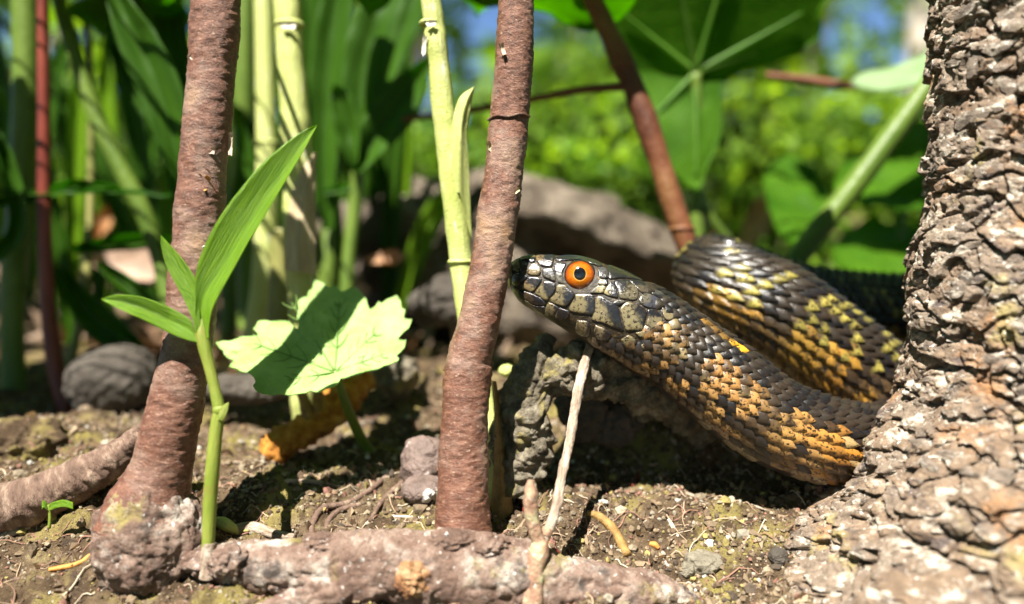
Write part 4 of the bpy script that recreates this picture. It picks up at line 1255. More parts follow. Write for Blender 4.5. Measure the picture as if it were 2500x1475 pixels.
lofted('leaf', z3([(605, 1260), (590, 1165), (540, 1062), (490, 970), (440, 870), (413, 762), (411, 702)]), z3([(630, 1240), (610, 1110), (560, 1000), (510, 910), (460, 825), (425, 755), (412, 702)]),
       z3([(650, 1220), (655, 1080), (640, 1010), (600, 930), (540, 842), (480, 772), (413, 702)]), [9.9, 9.98, 10.08, 10.2], [9.96, 10.12, 10.2, 10.2], [9.98, 10.1, 10.15, 10.2], 'sprout', sprout, 46, 13)
lofted('leaf', z3([(612, 1270), (605, 1220), (575, 1140), (545, 1070), (525, 1020), (530, 1003)]), z3([(625, 1260), (620, 1190), (600, 1120), (575, 1060), (550, 1020), (533, 1003)]),
       z3([(640, 1240), (636, 1150), (620, 1090), (600, 1050), (565, 1012), (535, 1003)]), [9.82, 9.84, 9.9, 9.95], [9.84, 9.88, 9.94, 9.95], [9.86, 9.92, 9.95, 9.95], 'sprout', sprout, 30, 11)


def polyleaf(name, out, ctr, dfun, mat, parent, rings=12, sub=4, wave=.05, seed=0, smooth_out=False, wfreq=1.2, thick=.014):
    o = np.array(out, float)
    if smooth_out:
        big = np.vstack([o, o, o])
        k = len(o)
        ring = catmull(np.column_stack([big, np.zeros(len(big))]), 3 * k * sub)[k * sub:2 * k * sub, :2]
    else:
        nx = np.roll(o, -1, axis=0)
        ring = np.concatenate([o + (nx - o) * (j / sub) for j in range(sub)], 1).reshape(-1, 2)
    c = np.array(ctr, float)
    rr = np.linspace(1, 0.06, rings)
    XY = np.concatenate([c + (ring - c) * r_ for r_ in rr] + [c[None]], 0)
    d = dfun(XY[:, 0], XY[:, 1])
    V = P(XY[:, 0], XY[:, 1], d)
    V = V + np.array([0, -.5, .85]) * (wave * fbm(V * wfreq, 3, seed))[:, None]
    n = len(ring)
    Q = gridq(rings, n, True)
    j = np.arange(n)
    T = np.stack([(rings - 1) * n + j, (rings - 1) * n + (j + 1) % n, np.full(n, rings * n)], 1)
    k = len(V)
    B = V + np.array([0, .5, -.85]) * thick
    rim = np.stack([j, (j + 1) % n, (j + 1) % n + k, j + k], 1)
    return mk(name, np.vstack([V, B]), np.vstack([Q, Q[:, ::-1] + k, rim]), np.vstack([T, T[:, ::-1] + k]), M[mat], parent)


z4 = lambda l: [(500 + x * .3321, 660 + y * .3322) for x, y in l]
SL = z4([(365, 865), (352, 840), (372, 815), (360, 780), (330, 752), (262, 740), (230, 722), (178, 712), (190, 690), (213, 662), (165, 645), (138, 612), (130, 580), (100, 562), (78, 528), (130, 512), (180, 516), (240, 495), (260, 484), (330, 482), (392, 476),
         (378, 450), (352, 432), (372, 412), (388, 366), (440, 366), (490, 378), (560, 372), (622, 376), (640, 430), (680, 440), (692, 400), (676, 340), (688, 285), (682, 222), (720, 200), (752, 196), (760, 160), (790, 140), (798, 98), (812, 72), (850, 84), (880, 105), (912, 132), (950, 110), (985, 130), (1005, 155), (1040, 140), (1062, 128), (1112, 120), (1160, 170), (1185, 205),
         (1196, 250), (1215, 292), (1250, 268), (1280, 282), (1274, 226), (1300, 240), (1345, 205), (1412, 178), (1440, 222), (1446, 268), (1474, 285), (1462, 350), (1490, 358), (1524, 362), (1500, 420), (1460, 458), (1418, 506), (1450, 512), (1480, 512), (1470, 560), (1442, 588), (1408, 620), (1428, 645), (1420, 664),
         (1360, 690), (1318, 700), (1290, 722), (1230, 740), (1180, 744), (1140, 770), (1090, 778), (1050, 795), (1000, 798), (975, 840), (940, 858), (890, 872), (850, 898), (810, 890), (775, 880), (740, 898), (680, 905), (620, 912), (560, 905), (500, 916), (440, 912), (390, 892)])


def sl_depth(x, y):
    d = 12.15 + (960 - y) * .0062
    d = d + .0011 * np.abs(x - 815) * 0 - .35 * np.exp(-((x - 815) / 90.0) ** 2) * 0
    ang = np.arctan2(y - 905, x - 815)
    r = np.hypot(x - 815, y - 905)
    return d + .00045 * r * np.cos(5 * ang + .6) - .0009 * np.maximum(0, 700 - x) * .6


lo = PL([(918, 1118, 13.9)])[0]
lp = empty('seedling', (lo[0], lo[1], float(gh(lo[0], lo[1])[0])), 'young plant with one pale scalloped leaf crossed by a shadow', 'plant')
polyleaf('leaf', SL, (818, 908), sl_depth, 'pale_leaf', lp, rings=24, sub=4, wave=.022, seed=3, wfreq=3.0)
tube('petiole', [(818, 915, 12.5), (832, 950, 12.7), (852, 1005, 13.1), (876, 1060, 13.5), (900, 1100, 13.75), (925, 1130, 13.9)], [8, 10, 12, 13, 15, 24], M['green_stem'], lp, 60, 14)
for tx, ty in ((600, 830), (700, 720), (830, 715), (930, 800), (950, 860), (690, 930)):
    l = [(818 + (tx - 818) * k, 908 + (ty - 908) * k) for k in (.02, .3, .6, .9)]
    tube('vein', [(x, y, float(sl_depth(np.array([x]), np.array([y]))[0]) - .005) for x, y in l], [2.6, 2.0, 1.4, 1], M['leaf_rib'], lp, 16, 6)
    for k in (.3, .48, .66, .82):
        for sg_ in (-1, 1):
            bx, by = 818 + (tx - 818) * k, 908 + (ty - 908) * k
            L_ = math.hypot(tx - 818, ty - 908) * .26 * (1.1 - k * .6)
            an_ = math.atan2(ty - 908, tx - 818) + sg_ * .75
            l2 = [(bx, by), (bx + L_ * .5 * math.cos(an_), by + L_ * .5 * math.sin(an_)), (bx + L_ * math.cos(an_ - sg_ * .15), by + L_ * math.sin(an_ - sg_ * .15))]
            tube('vein', [(x, y, float(sl_depth(np.array([x]), np.array([y]))[0]) - .003) for x, y in l2], [1.4, 1.1, .7], M['leaf_rib'], lp, 8, 5)

# ------------------------------------------------------------------ stalks and blades behind
def stalk(name, pts, rad, mat, label, cat='stalk', group=None, nodes=(), n=60, seg=14, disp=None):
    pts = list(pts) + [(2 * pts[-1][0] - pts[-2][0], pts[-1][1] + 130, pts[-1][2])]; rad = list(rad) + [rad[-1]]
    a = np.array(pts, float)
    b = PL(a[-1:])[0]
    e = empty(name, (b[0], b[1], min(b[2], float(gh(b[0], b[1])[0]))), label, cat, group)
    tube('stem', pts, rad, M[mat], e, n, seg, disp)
    for (x, y, d, r) in nodes:
        tube('node_ring', [(x, y - r * .22, d), (x, y, d), (x, y + r * .22, d)], [r * .96, r * 1.1, r * .96], M[mat], e, 9, seg)
    return e


def soft(a, f, s):
    return lambda V, uv: a * fbm(V * f, 3, s)


e = stalk('stalk', [(688, -120, 15.0), (700, 0, 15.0), (706, 90, 15.0), (714, 200, 15.0), (722, 330, 15.0), (728, 480, 15.0), (734, 640, 15.0), (738, 700, 15.0), (742, 800, 15.0), (740, 960, 15.05), (744, 1030, 15.1)], [33, 33, 34, 35, 36, 37, 38, 37, 34, 30, 28], 'pale_stem',
          'thick pale yellow stalk with a torn white ring, behind the long sprout leaf', nodes=[(706, 62, 15.0, 35), (738, 655, 15.0, 38)], n=120, disp=soft(.02, 2.5, 5))
lofted('sheath', [(694, 660), (700, 560), (712, 480), (735, 420), (760, 385)], [(730, 664), (735, 560), (748, 470), (762, 400), (768, 374)], [(772, 670), (772, 570), (770, 480), (772, 410), (775, 374)], [14.6, 14.7, 14.8], [14.4, 14.5, 14.7], [14.6, 14.7, 14.8], 'sheath', e, 30, 11, .03, .03)
scrap(704, 62, 14.72, 30, 9, 'white_flake', 'torn_ring', e, 21, 1.0)
e = stalk('stalk', [(1036, -120, 12.9), (1052, 0, 12.9), (1066, 120, 12.9), (1082, 260, 12.9), (1098, 400, 12.9), (1112, 520, 12.9), (1124, 630, 12.9), (1134, 720, 12.85), (1150, 820, 12.75), (1178, 950, 12.6), (1205, 1060, 12.5), (1216, 1160, 12.4), (1224, 1275, 12.25)],
          [26, 26, 27, 28, 29, 29, 28, 26, 25, 24, 23, 27, 32], 'pale_stem', 'pale lime green stalk with a side bud, running behind the middle stem', nodes=[(1052, 58, 12.9, 27), (1124, 640, 12.88, 29)], n=140, disp=soft(.014, 3.5, 7))
lofted('bud', [(1096, 470), (1098, 380), (1104, 300), (1122, 240), (1156, 213)], [(1122, 470), (1122, 380), (1126, 300), (1138, 250), (1157, 213)], [(1152, 590), (1146, 420), (1140, 330), (1150, 260), (1159, 214)], [12.78, 12.76, 12.7], [12.68, 12.62, 12.66], [12.86, 12.78, 12.7], 'pale_stem', e, 34, 11, .04, .01)
lofted('sheath', [(1200, 930), (1208, 1040), (1204, 1150), (1196, 1262)], [(1206, 930), (1218, 1040), (1222, 1150), (1222, 1275)], [(1212, 932), (1228, 1040), (1244, 1150), (1252, 1250)], [12.1, 12.05, 11.95], [12.0, 11.9, 11.8], [12.1, 12.05, 11.95], 'ochre', e, 24, 9, .02, .015)
scrap(1052, 56, 12.7, 20, 8, 'white_flake', 'torn_ring', e, 22, 1.0)
scrap(1036, 110, 12.75, 8, 30, 'white_flake', 'torn_ring', e, 23, .5, .1)

G = 'stems standing behind the left branch'
stalk('stalk', [(640, -80, 18.5), (645, 60, 18.5), (648, 200, 18.5), (652, 400, 18.5), (650, 560, 18.5), (640, 700, 18.5), (622, 800, 18.5)], [22, 23, 24, 26, 28, 28, 26], 'pale_stem', 'blurred pale green stalk left of the thick yellow stalk', group=G, nodes=[(650, 350, 18.5, 27)])
stalk('stalk', [(600, -60, 22), (595, 200, 22), (600, 500, 22), (612, 800, 21)], [24, 26, 28, 30], 'green_stem', 'dull green stalk close beside the left branch, far out of focus', group=G)
stalk('stalk', [(688, 560, 17.5), (684, 660, 17.5), (682, 770, 17.4), (680, 850, 17.4)], [24, 26, 28, 26], 'dull_stem', 'short dark olive stub left of the dry sheath', group=G)
stalk('stalk', [(58, -90, 18.5), (66, 120, 18.5), (64, 320, 18.5), (48, 520, 18.5), (36, 640, 18.3), (30, 800, 18.2), (34, 960, 18.1)], [32, 34, 34, 30, 30, 27, 30], 'green_stem', 'thick dark green stalk at the far left edge', group=G, nodes=[(36, 700, 18.3, 31)])
stalk('red_stalk', [(104, -90, 17.2), (106, 100, 17.2), (108, 300, 17.2), (108, 500, 17.2), (114, 700, 17.2), (130, 860, 17.1), (160, 1000, 17.0)], [13, 14, 15, 16, 17, 20, 22], 'red_stem', 'straight dark red stem near the left edge', 'stem')
stalk('stalk', [(128, -60, 18), (160, 60, 18), (198, 180, 18), (240, 300, 18), (300, 420, 18), (350, 520, 18), (392, 640, 18), (420, 800, 17.8)], [16, 18, 19, 21, 22, 22, 20, 18], 'green_stem', 'olive stalk bending from the red stem down to the left branch', group=G)
stalk('dry_stalk', [(214, 60, 19), (222, 200, 19), (222, 400, 19), (218, 600, 18.8), (200, 760, 18.6), (168, 900, 18.4)], [7, 8, 9, 10, 11, 12], 'dull_stem', 'thin tan dry stem right of the red stem', 'stem')
stalk('stalk', [(860, 260, 19.5), (874, 380, 19.5), (866, 500, 19.5), (852, 620, 19.4), (846, 720, 19.3)], [16, 17, 17, 16, 18], 'green_stem', 'green stalk carrying dark leaves right of the yellow stalk', group=G)
stalk('stalk', [(560, -60, 24), (540, 200, 24), (572, 500, 24), (560, 760, 23)], [18, 20, 22, 22], 'green_stem', 'green stalk just showing right of the left branch', group=G)
stalk('stalk', [(790, -60, 22), (795, 200, 22), (808, 420, 22), (800, 640, 21.5)], [20, 22, 22, 22], 'green_stem', 'dark green stalk between the yellow stalk and the leaf cluster', group=G)
# right hand side
e = stalk('bent_stalk', [(1400, -110, 16.4), (1452, 10, 16.4), (1500, 110, 16.4), (1545, 210, 16.4), (1585, 320, 16.4), (1618, 420, 16.4), (1650, 520, 16.4), (1680, 610, 16.4), (1712, 720, 16.3)], [24, 25, 26, 28, 30, 28, 29, 27, 26], 'brown_stem',
          'reddish brown stem leaning left above the snake coil', 'stem', nodes=[(1520, 162, 16.4, 29), (1664, 560, 16.4, 30)], n=90, disp=soft(.025, 2, 9))
tube('twig', [(1525, 212, 16.4), (1430, 218, 16.8), (1330, 236, 17.2), (1230, 256, 17.6), (1120, 274, 18), (985, 292, 18.4)], [11, 10, 9, 9, 8, 7], M['brown_stem'], e, 40, 8)
stalk('stalk', [(2330, 120, 18), (2255, 225, 18), (2170, 340, 18), (2080, 460, 18), (2000, 560, 18), (1925, 660, 17.8), (1850, 760, 17.6)], [24, 25, 26, 27, 27, 26, 25], 'green_stem', 'slanting green stalk leading up behind the rough trunk', group='green stalks behind the snake')

bl = [  # name of the plant, label, blades: base..tip px with half widths and depths
    ('lily', 'lily plant with broad dark blades behind the left branch top', 18.0,
     [([(470, 640), (440, 420), (400, 250), (340, 110), (270, -30)], [10, 34, 52, 50, 20], .9), ([(445, 380), (400, 300), (340, 200), (262, 108)], [6, 34, 40, 4], 1.0), ([(450, 340), (440, 200), (420, 80), (400, -60)], [10, 30, 40, 30], 1.05), ([(470, 300), (500, 100), (520, -60)], [10, 30, 36], 1.1)], 'blade'),
    ('lily', 'lily plant with dark upright blades right of the thick yellow stalk', 19.5,
     [([(800, 560), (790, 380), (800, 180), (830, -60)], [12, 34, 48, 40], 1.0), ([(870, 420), (880, 260), (900, 120), (960, -60)], [10, 44, 62, 46], .98), ([(862, 400), (850, 320), (830, 240), (815, 205)], [12, 30, 26, 3], .95),
      ([(870, 420), (920, 330), (990, 230), (1050, 140)], [8, 46, 50, 6], .95), ([(760, 500), (765, 300), (762, 100), (750, -60)], [8, 26, 34, 30], 1.05), ([(880, 400), (930, 200), (1000, 20), (1040, -80)], [8, 30, 44, 30], 1.06)], 'blade'),
    ('grass_tuft', 'thin grass blades crossing low in front of the red stem', 17.0,
     [([(-30, 470), (120, 466), (280, 468), (430, 474)], [5, 6, 6, 3], 1.0), ([(-30, 640), (40, 560), (20, 400), (-30, 300)], [20, 22, 20, 12], 1.0), ([(-40, 500), (80, 480), (180, 452), (296, 458)], [10, 16, 15, 4], 1.05), ([(180, 610), (280, 592), (380, 586), (430, 592)], [10, 20, 18, 6], 1.05)], 'blade'),
    ('grass_tuft', 'drooping green blade and leaves low behind the left branch', 17.6,
     [([(150, 660), (200, 740), (270, 810), (350, 850)], [12, 34, 42, 10], 1.0), ([(240, 640), (300, 690), (350, 730), (410, 760)], [8, 24, 26, 8], 1.0), ([(560, 640), (590, 520), (600, 400), (590, 300)], [10, 26, 26, 6], 1.1), ([(790, 470), (830, 462), (880, 455)], [5, 8, 3], 1.1)], 'blade'),
]
for nm, lab, d, blades, mt in bl:
    b0 = blades[0][0][0]
    w0 = P(b0[0], b0[1], d)
    e = empty(nm, (w0[0], w0[1], float(gh(w0[0], w0[1])[0])), lab, 'plant')
    for pts, hw_, dk in blades:
        a = np.array(pts, float)
        q_ = catmull(np.column_stack([a, np.array(hw_, float)]), 26)
        tg_ = np.gradient(q_[:, :2], axis=0); tg_ /= np.linalg.norm(tg_, axis=1)[:, None]
        nr2 = np.stack([-tg_[:, 1], tg_[:, 0]], 1)
        w_ = np.maximum(q_[:, 2:3], 1)
        lofted('leaf', q_[:, :2] + nr2 * w_, q_[:, :2], q_[:, :2] - nr2 * w_, [d * dk] * 2, [d * dk + .35] * 2, [d * dk + .1] * 2, mt, e, 26, 9, .02, .05)

# big lobed leaves against the light
e = empty('lobed_plant', (P(1705, 640, 19.5)[0], P(1705, 640, 19.5)[1], float(gh(P(1705, 640, 19.5)[0], P(1705, 640, 19.5)[1])[0])), 'large lobed leaf lit from behind, upper right of the bent brown stem', 'plant')
OL = [(1540, 190), (1500, 120), (1480, 20), (1500, -120), (1640, -220), (1850, -220), (2060, -150), (2080, -60), (2010, 20), (2005, 80), (1960, 120), (1880, 150), (1800, 170), (1765, 200), (1762, 270), (1758, 340), (1728, 410), (1706, 455), (1650, 425), (1600, 340), (1572, 260)]
dl_ = lambda x, y: 19.5 - np.maximum(0, 178 - y) * .004 - np.maximum(0, y - 178) * .0015 + .0009 * np.abs(x - 1700)
polyleaf('leaf', OL, (1698, 178), dl_, 'broad', e, rings=14, sub=6, wave=.14, seed=4, smooth_out=True, wfreq=.7, thick=.03)
for tx, ty in ((1520, 30), (1640, -150), (1790, -140), (1960, 30), (1850, 130), (1700, 430), (1580, 300)):
    l = [(1698 + (tx - 1698) * k, 178 + (ty - 178) * k) for k in (0, .35, .7, 1)]
    tube('vein', [(x, y, float(dl_(np.array([x]), np.array([y]))[0]) - .06) for x, y in l], [9, 7, 4, 2], M['vein'], e, 20, 6)
tube('petiole', [(1698, 178, 19.4), (1704, 300, 19.5), (1702, 430, 19.6), (1700, 540, 19.6), (1712, 640, 19.6), (1730, 760, 19.6)], [13, 14, 15, 17, 18, 18], M['green_stem'], e, 40, 10)
tube('petiole', [(1702, 470, 19.6), (1740, 540, 19.8), (1790, 610, 20), (1840, 700, 20)], [10, 12, 13, 14], M['green_stem'], e, 30, 10)
e = empty('lobed_plant', (P(1400, 640, 18)[0], P(1400, 640, 18)[1], 0.6), 'dark lobed leaf overhanging the top of the middle stem', 'plant')
OL2 = [(1090, -40), (1080, -160), (1250, -240), (1500, -230), (1600, -130), (1560, -20), (1510, 50), (1440, 82), (1390, 60), (1330, 28), (1260, 0), (1170, 8)]
polyleaf('leaf', OL2, (1420, -60), lambda x, y: 17.4 - np.maximum(0, 60 - y) * .010, 'broad', e, rings=10, sub=5, wave=.12, seed=6, smooth_out=True, wfreq=.8, thick=.03)
e = empty('lobed_plant', (P(2200, 620, 21)[0], P(2200, 620, 21)[1], 0.8), 'silvery leaf edge catching light beside the rough trunk', 'plant')
polyleaf('leaf', [(2078, 205), (2110, 175), (2180, 160), (2260, 130), (2330, 100), (2360, 160), (2300, 190), (2220, 215), (2140, 222)], (2200, 185), lambda x, y: 20 + (190 - y) * .02, 'silver_leaf', e, rings=8, sub=5, wave=.06, seed=8, smooth_out=True, thick=.03)
tube('petiole', [(2095, 212, 20.2), (2030, 205, 20.3), (1960, 194, 20.4), (1870, 184, 20.5)], [11, 12, 11, 8], M['brown_stem'], e, 24, 8)
e = empty('lobed_plant', (P(2180, 660, 23)[0], P(2180, 660, 23)[1], 0.9), 'dark green lobed leaves low between slanting stalk and trunk', 'plant')
polyleaf('leaf', [(2040, 470), (2060, 390), (2120, 350), (2200, 310), (2300, 300), (2380, 380), (2360, 480), (2260, 520), (2150, 515)], (2210, 420), lambda x, y: 23 + (420 - y) * .02, 'broad', e, rings=8, sub=5, wave=.2, seed=9, smooth_out=True, thick=.03)
polyleaf('leaf', [(1860, 430), (1900, 380), (1980, 400), (2020, 470), (2010, 560), (1930, 590), (1880, 520)], (1940, 480), lambda x, y: 24 + (480 - y) * .02, 'broad', e, rings=8, sub=5, wave=.2, seed=10, smooth_out=True, thick=.03)
polyleaf('leaf', [(2040, 640), (2050, 580), (2110, 540), (2200, 545), (2280, 580), (2300, 640), (2180, 670)], (2160, 605), lambda x, y: 22.5 + (600 - y) * .03, 'broad', e, rings=8, sub=5, wave=.2, seed=12, smooth_out=True, thick=.03)
tube('petiole', [(2210, 420, 23.1), (2200, 560, 23), (2180, 720, 23)], [9, 10, 11], M['green_stem'], e, 20, 8)
tube('petiole', [(1940, 480, 24.1), (1990, 600, 23.6), (2100, 740, 23.2)], [9, 10, 11], M['green_stem'], e, 20, 8)

# single dry leaves that can be picked out
def dryleaf(px, py, d, L, W, rot, col, label, seed, tilt=.3, name='dry_leaf'):
    rg = np.random.default_rng(seed)
    c = P(px, py, d)
    n_, m_ = 14, 9
    a = np.linspace(-1, 1, n_)[:, None] * np.ones((1, m_)); b = np.linspace(-1, 1, m_)[None, :] * np.ones((n_, 1))
    X = a * L / 2; Y = b * W / 2 * (1 - np.abs(a) ** 2.2) * (1 + .12 * np.sin(a * 9 + seed))
    Z = .16 * L * (b ** 2) * (1 - a ** 2) + .10 * L * a ** 2 + .03 * L * np.sin(a * 5 + b * 2 + seed)
    u_ = RIGHT * math.cos(rot) + UPV * math.sin(rot); nn = -FWD * math.cos(tilt) + UPV * math.sin(tilt); nn = nn - (nn @ u_) * u_; nn /= np.linalg.norm(nn); v_ = np.cross(nn, u_)
    V = (c + X[..., None] * u_ + Y[..., None] * v_ + Z[..., None] * nn).reshape(-1, 3)
    k = len(V)
    Q = gridq(n_, m_)
    VV = np.vstack([V, V - nn * .02])
    cc = np.tile(np.array(col), (2 * k, 1)) * (1 + .15 * rg.normal(size=(2 * k, 1)))
    o = mk(name, VV, np.vstack([Q, Q[:, ::-1] + k]), None, M['litter'], None, col=np.clip(cc, 0, 1), origin=c)
    return tag(o, label, 'dry leaf')


dryleaf(320, 665, 22, 2.5, 1.1, -.35, (.55, .38, .28), 'pinkish tan curled dry leaf behind the left branch', 1, .7)
dryleaf(268, 540, 26, 1.9, .55, .95, (.52, .27, .12), 'narrow orange brown dry leaf standing on edge at left', 2)
dryleaf(1845, 545, 28, 2.4, .8, 1.15, (.62, .38, .22), 'pale orange dry leaf upright among the herbs behind the coil', 3)
dryleaf(945, 640, 20, 1.0, .5, .1, (.52, .30, .17), 'small tan dry leaf on the soil between yellow stalk and middle stem', 4, .9)
dryleaf(20, 200, 30, 1.1, .7, .4, (.55, .24, .08), 'orange dead leaf caught high at the left edge', 5)
dryleaf(1750, 590, 24, .8, .5, .5, (.45, .24, .16), 'reddish dry leaf scrap behind the top of the coil', 6)

# ------------------------------------------------------------------ twigs, stones, clods and scraps on the soil
tw0 = gp3(1300, 1470)
e = empty('forked_twig', (tw0[0], tw0[1], tw0[2]), 'forked grey brown twig whose thin arm reaches up under the snake chin', 'twig')
tube('stem', [(1298, 1580, 9.3), (1300, 1475, 9.45), (1303, 1400, 9.55), (1318, 1340, 9.65), (1322, 1318, 9.7)], [27, 26, 24, 23, 18], M['twig_base'], e, 90, 26, soft(.014, 6, 3))
tube('stub', [(1322, 1330, 9.68), (1306, 1290, 9.66), (1297, 1240, 9.62), (1296, 1200, 9.6), (1297, 1172, 9.6)], [17, 18, 17, 17, 9], M['twig_base'], e, 70, 22, soft(.015, 7, 5))
tube('arm', [(1322, 1326, 9.7), (1338, 1295, 9.85), (1358, 1240, 10.1), (1368, 1180, 10.4), (1384, 1110, 10.8), (1398, 1040, 11.15), (1410, 960, 11.5), (1424, 900, 11.75), (1438, 850, 11.95), (1446, 820, 12.05)], [13, 13.5, 13, 12, 11.5, 12, 12, 11.5, 11, 10], M['twig'], e, 180, 18, soft(.012, 8, 6))
tube('arm', [(1330, 1308, 9.78), (1333, 1300, 9.8), (1337, 1290, 9.83)], [15, 16.5, 14], M['twig_base'], e, 10, 16, soft(.01, 8, 8))

def clod_disp(s, a=.07, b=.05):
    return lambda V, uv: a * fbm(V * 2.6, 3, s) + b * (1 - sm(worley(V * 5.5, s + 1)[0], .1, .8)) + .025 * fbm(V * 14, 3, s + 2)


co = gp3(1420, 1080)
e = empty('soil_clod', co, 'crumbly grey soil clod arching over the dark hollow under the neck', 'clod')
tube('arch', [(1258, 1190, 12.35), (1270, 1120, 12.3), (1292, 1040, 12.25), (1318, 965, 12.25), (1372, 912, 12.25), (1440, 900, 12.3), (1510, 925, 12.35), (1565, 952, 12.5), (1615, 965, 12.7)], [58, 54, 54, 50, 54, 60, 50, 44, 30], M['clod'], e, 260, 96, lambda V, uv: clod_disp(101, .10, .08)(V, uv) + .16 * fbm(V * 1.6, 2, 107) - .22 * np.maximum(0, .14 - np.abs(fbm(V * 2.2, 3, 109))))
tube('lump', [(1248, 1100, 12.3), (1262, 990, 12.3), (1285, 920, 12.35), (1318, 860, 12.4), (1345, 820, 12.45)], [46, 46, 36, 24, 10], M['clod'], e, 140, 44, clod_disp(111, .05, .05))
tube('lump', [(1470, 885, 13.1), (1540, 930, 13.2), (1600, 1000, 13.3)], [40, 48, 40], M['clod'], e, 80, 44, clod_disp(115, .06, .05))

tube('lump', [(1540, 880, 13.0), (1600, 930, 13.1), (1670, 990, 13.15), (1740, 1060, 13.2)], [46, 56, 56, 40], M['clod'], e, 90, 48, clod_disp(118, .08, .06))  # added filler lump, hides sunlit ground so the hollow stays dark

blob('lump', P(1500, 1020, 13.35), (.46, .35, .42), M['dark_stone'], e, .22, 1.6, .06, 5, 63)  # added dark lump, the hollow's shade is put into its colour
blob('lump', P(1420, 1000, 13.2), (.40, .3, .45), M['dark_stone'], e, .22, 1.6, .06, 5, 64)  # second added lump, dark colour standing in for shade in the hollow


def stone(px, py, d, rad, mat, label, seed, cat='stone', name='stone', amp=.14, sink=0):
    if d is None:
        d = on_ground(px, py)
    c = P(px, py, d)
    o = blob(name, c, rad, M[mat], None, amp, 1.3, .03, 7, seed, True, origin=(c[0], c[1], c[2] - rad[2] * .8))
    return tag(o, label, cat)


stone(1040, 1140, 12.7, (.40, .36, .46), 'stone', 'mauve grey rounded stone with a white patch, left of the middle stem', 1)
stone(1035, 1195, 12.3, (.32, .30, .20), 'stone', 'flat brownish stone under the rounded mauve stone', 2)
stone(275, 935, 16.6, (.90, .8, .78), 'dark_stone', 'large dark stone in the shade behind the left branch', 3, amp=.08)
stone(1720, 1376, None, (.26, .22, .17), 'pale_stone', 'rough pale stone in shadow on the soil near the trunk foot', 4, amp=.22)
stone(1735, 1330, None, (.09, .08, .07), 'white_flake', 'tiny white pebble above the rough pale stone', 5)
stone(1680, 1392, None, (.12, .10, .09), 'pale_stone', 'small grey pebble left of the rough pale stone', 6, amp=.25)
stone(1900, 1360, None, (.13, .12, .12), 'dark_stone', 'dark pebble tucked against the trunk foot', 7)
stone(590, 950, 15.6, (1.0, .4, .28), 'dark_stone', 'dark brown lump lying behind the sprout stem', 8, amp=.2)
stone(1090, 740, 17.5, (.75, .6, .5), 'dark_stone', 'dim grey stone behind the middle stem, level with the snake', 9, amp=.2)
stone(965, 905, 15.6, (.5, .4, .42), 'clod', 'grey lump of soil behind the right lobe of the scalloped leaf', 10, amp=.3, name='soil_lump', cat='clod')
stone(60, 1085, 13.6, (.62, .5, .42), 'soil', 'tan soil lump in sunlight above the side branch', 11, amp=.32, name='soil_lump', cat='clod')
stone(1240, 905, 13.4, (.13, .12, .10), 'pale_stem', 'round green moss bud beside the middle stem', 12, cat='moss bud', name='moss_bud')

ro = gp3(745, 1090)
e = empty('rhizome', ro, 'shaggy orange rhizome lying under the scalloped leaf', 'rhizome')
tube('body', [(652, 1120, 13.6), (690, 1085, 13.7), (740, 1050, 13.8), (800, 1010, 14.0), (850, 960, 14.2), (890, 910, 14.4)], [26, 36, 36, 38, 38, 30], M['rhizome'], e, 150, 50, clod_disp(121, .05, .06))
tube('shoot', [(735, 955, 13.7), (748, 1000, 13.75), (765, 1050, 13.8)], [12, 15, 16], M['ochre'], e, 30, 12, soft(.02, 5, 2))
tube('shoot', [(772, 950, 13.7), (776, 1000, 13.75), (780, 1040, 13.8)], [9, 10, 11], M['ochre'], e, 30, 12, soft(.02, 5, 3))


def bit(name, pts, rad, mat, label, cat, lift=.05, n=40, seg=10, disp=None):
    W = []
    for (x, y), r in zip(pts, rad):
        d = on_ground(x, y)
        p = P(x, y, d)
        W.append([p[0], p[1], p[2] + r * d / F * .6 + lift * 0, r * d / F])
    W = catmull(np.array(W), n)
    V, Q, T, uv = tube_geo(W[:, :3], W[:, 3], seg, disp)
    o = mk(name, V, Q, T, M[mat], None, uv=uv, origin=W[0, :3])
    return tag(o, label, cat)


bit('root_piece', [(1432, 1256), (1462, 1268), (1490, 1292), (1512, 1325), (1532, 1362)], [8, 11, 12, 12, 11], 'ochre', 'curved ochre root piece lying on the soil right of the twig', 'root piece', disp=soft(.01, 8, 2))
bit('seed', [(1586, 1330), (1598, 1335), (1608, 1342)], [5, 8, 5], 'orange_chip', 'tiny orange seed on the soil before the ochre root piece', 'seed')
bit('red_bit', [(1545, 1190), (1556, 1165), (1562, 1140)], [5, 6, 3], 'red_stem', 'red shred of plant on the soil below the snake neck', 'plant scrap')
bit('red_bit', [(1340, 1368), (1352, 1352), (1366, 1360)], [8, 9, 6], 'red_stem', 'dark red scrap behind the fork of the twig', 'plant scrap')
bit('straw', [(1786, 1240), (1800, 1212), (1814, 1178)], [4, 4, 3], 'sheath', 'short straw leaning on the soil under the snake belly', 'straw')
bit('straw', [(1632, 1270), (1640, 1285), (1656, 1312)], [4, 5, 3], 'white_flake', 'white straw scrap right of the ochre root piece', 'straw')
bit('root_piece', [(575, 1300), (620, 1296), (665, 1310), (720, 1318)], [13, 14, 12, 9], 'twig', 'smooth brown root piece behind the root left of the leaf', 'root piece')
bit('rootlet', [(760, 1320), (765, 1280), (790, 1245), (850, 1232), (905, 1200), (945, 1165)], [7, 8, 8, 7, 7, 6], 'side_bark', 'thin brown rootlet curving over the soil toward the round stone', 'rootlet')
bit('rootlet', [(800, 1315), (800, 1280), (830, 1250), (880, 1235)], [6, 7, 7, 6], 'side_bark', 'paler rootlet looping beside the thin curving one', 'rootlet')
bit('straw', [(955, 1262), (1000, 1264), (1050, 1268)], [3, 3, 3], 'white_flake', 'pale straight straw lying left of the middle stem', 'straw')
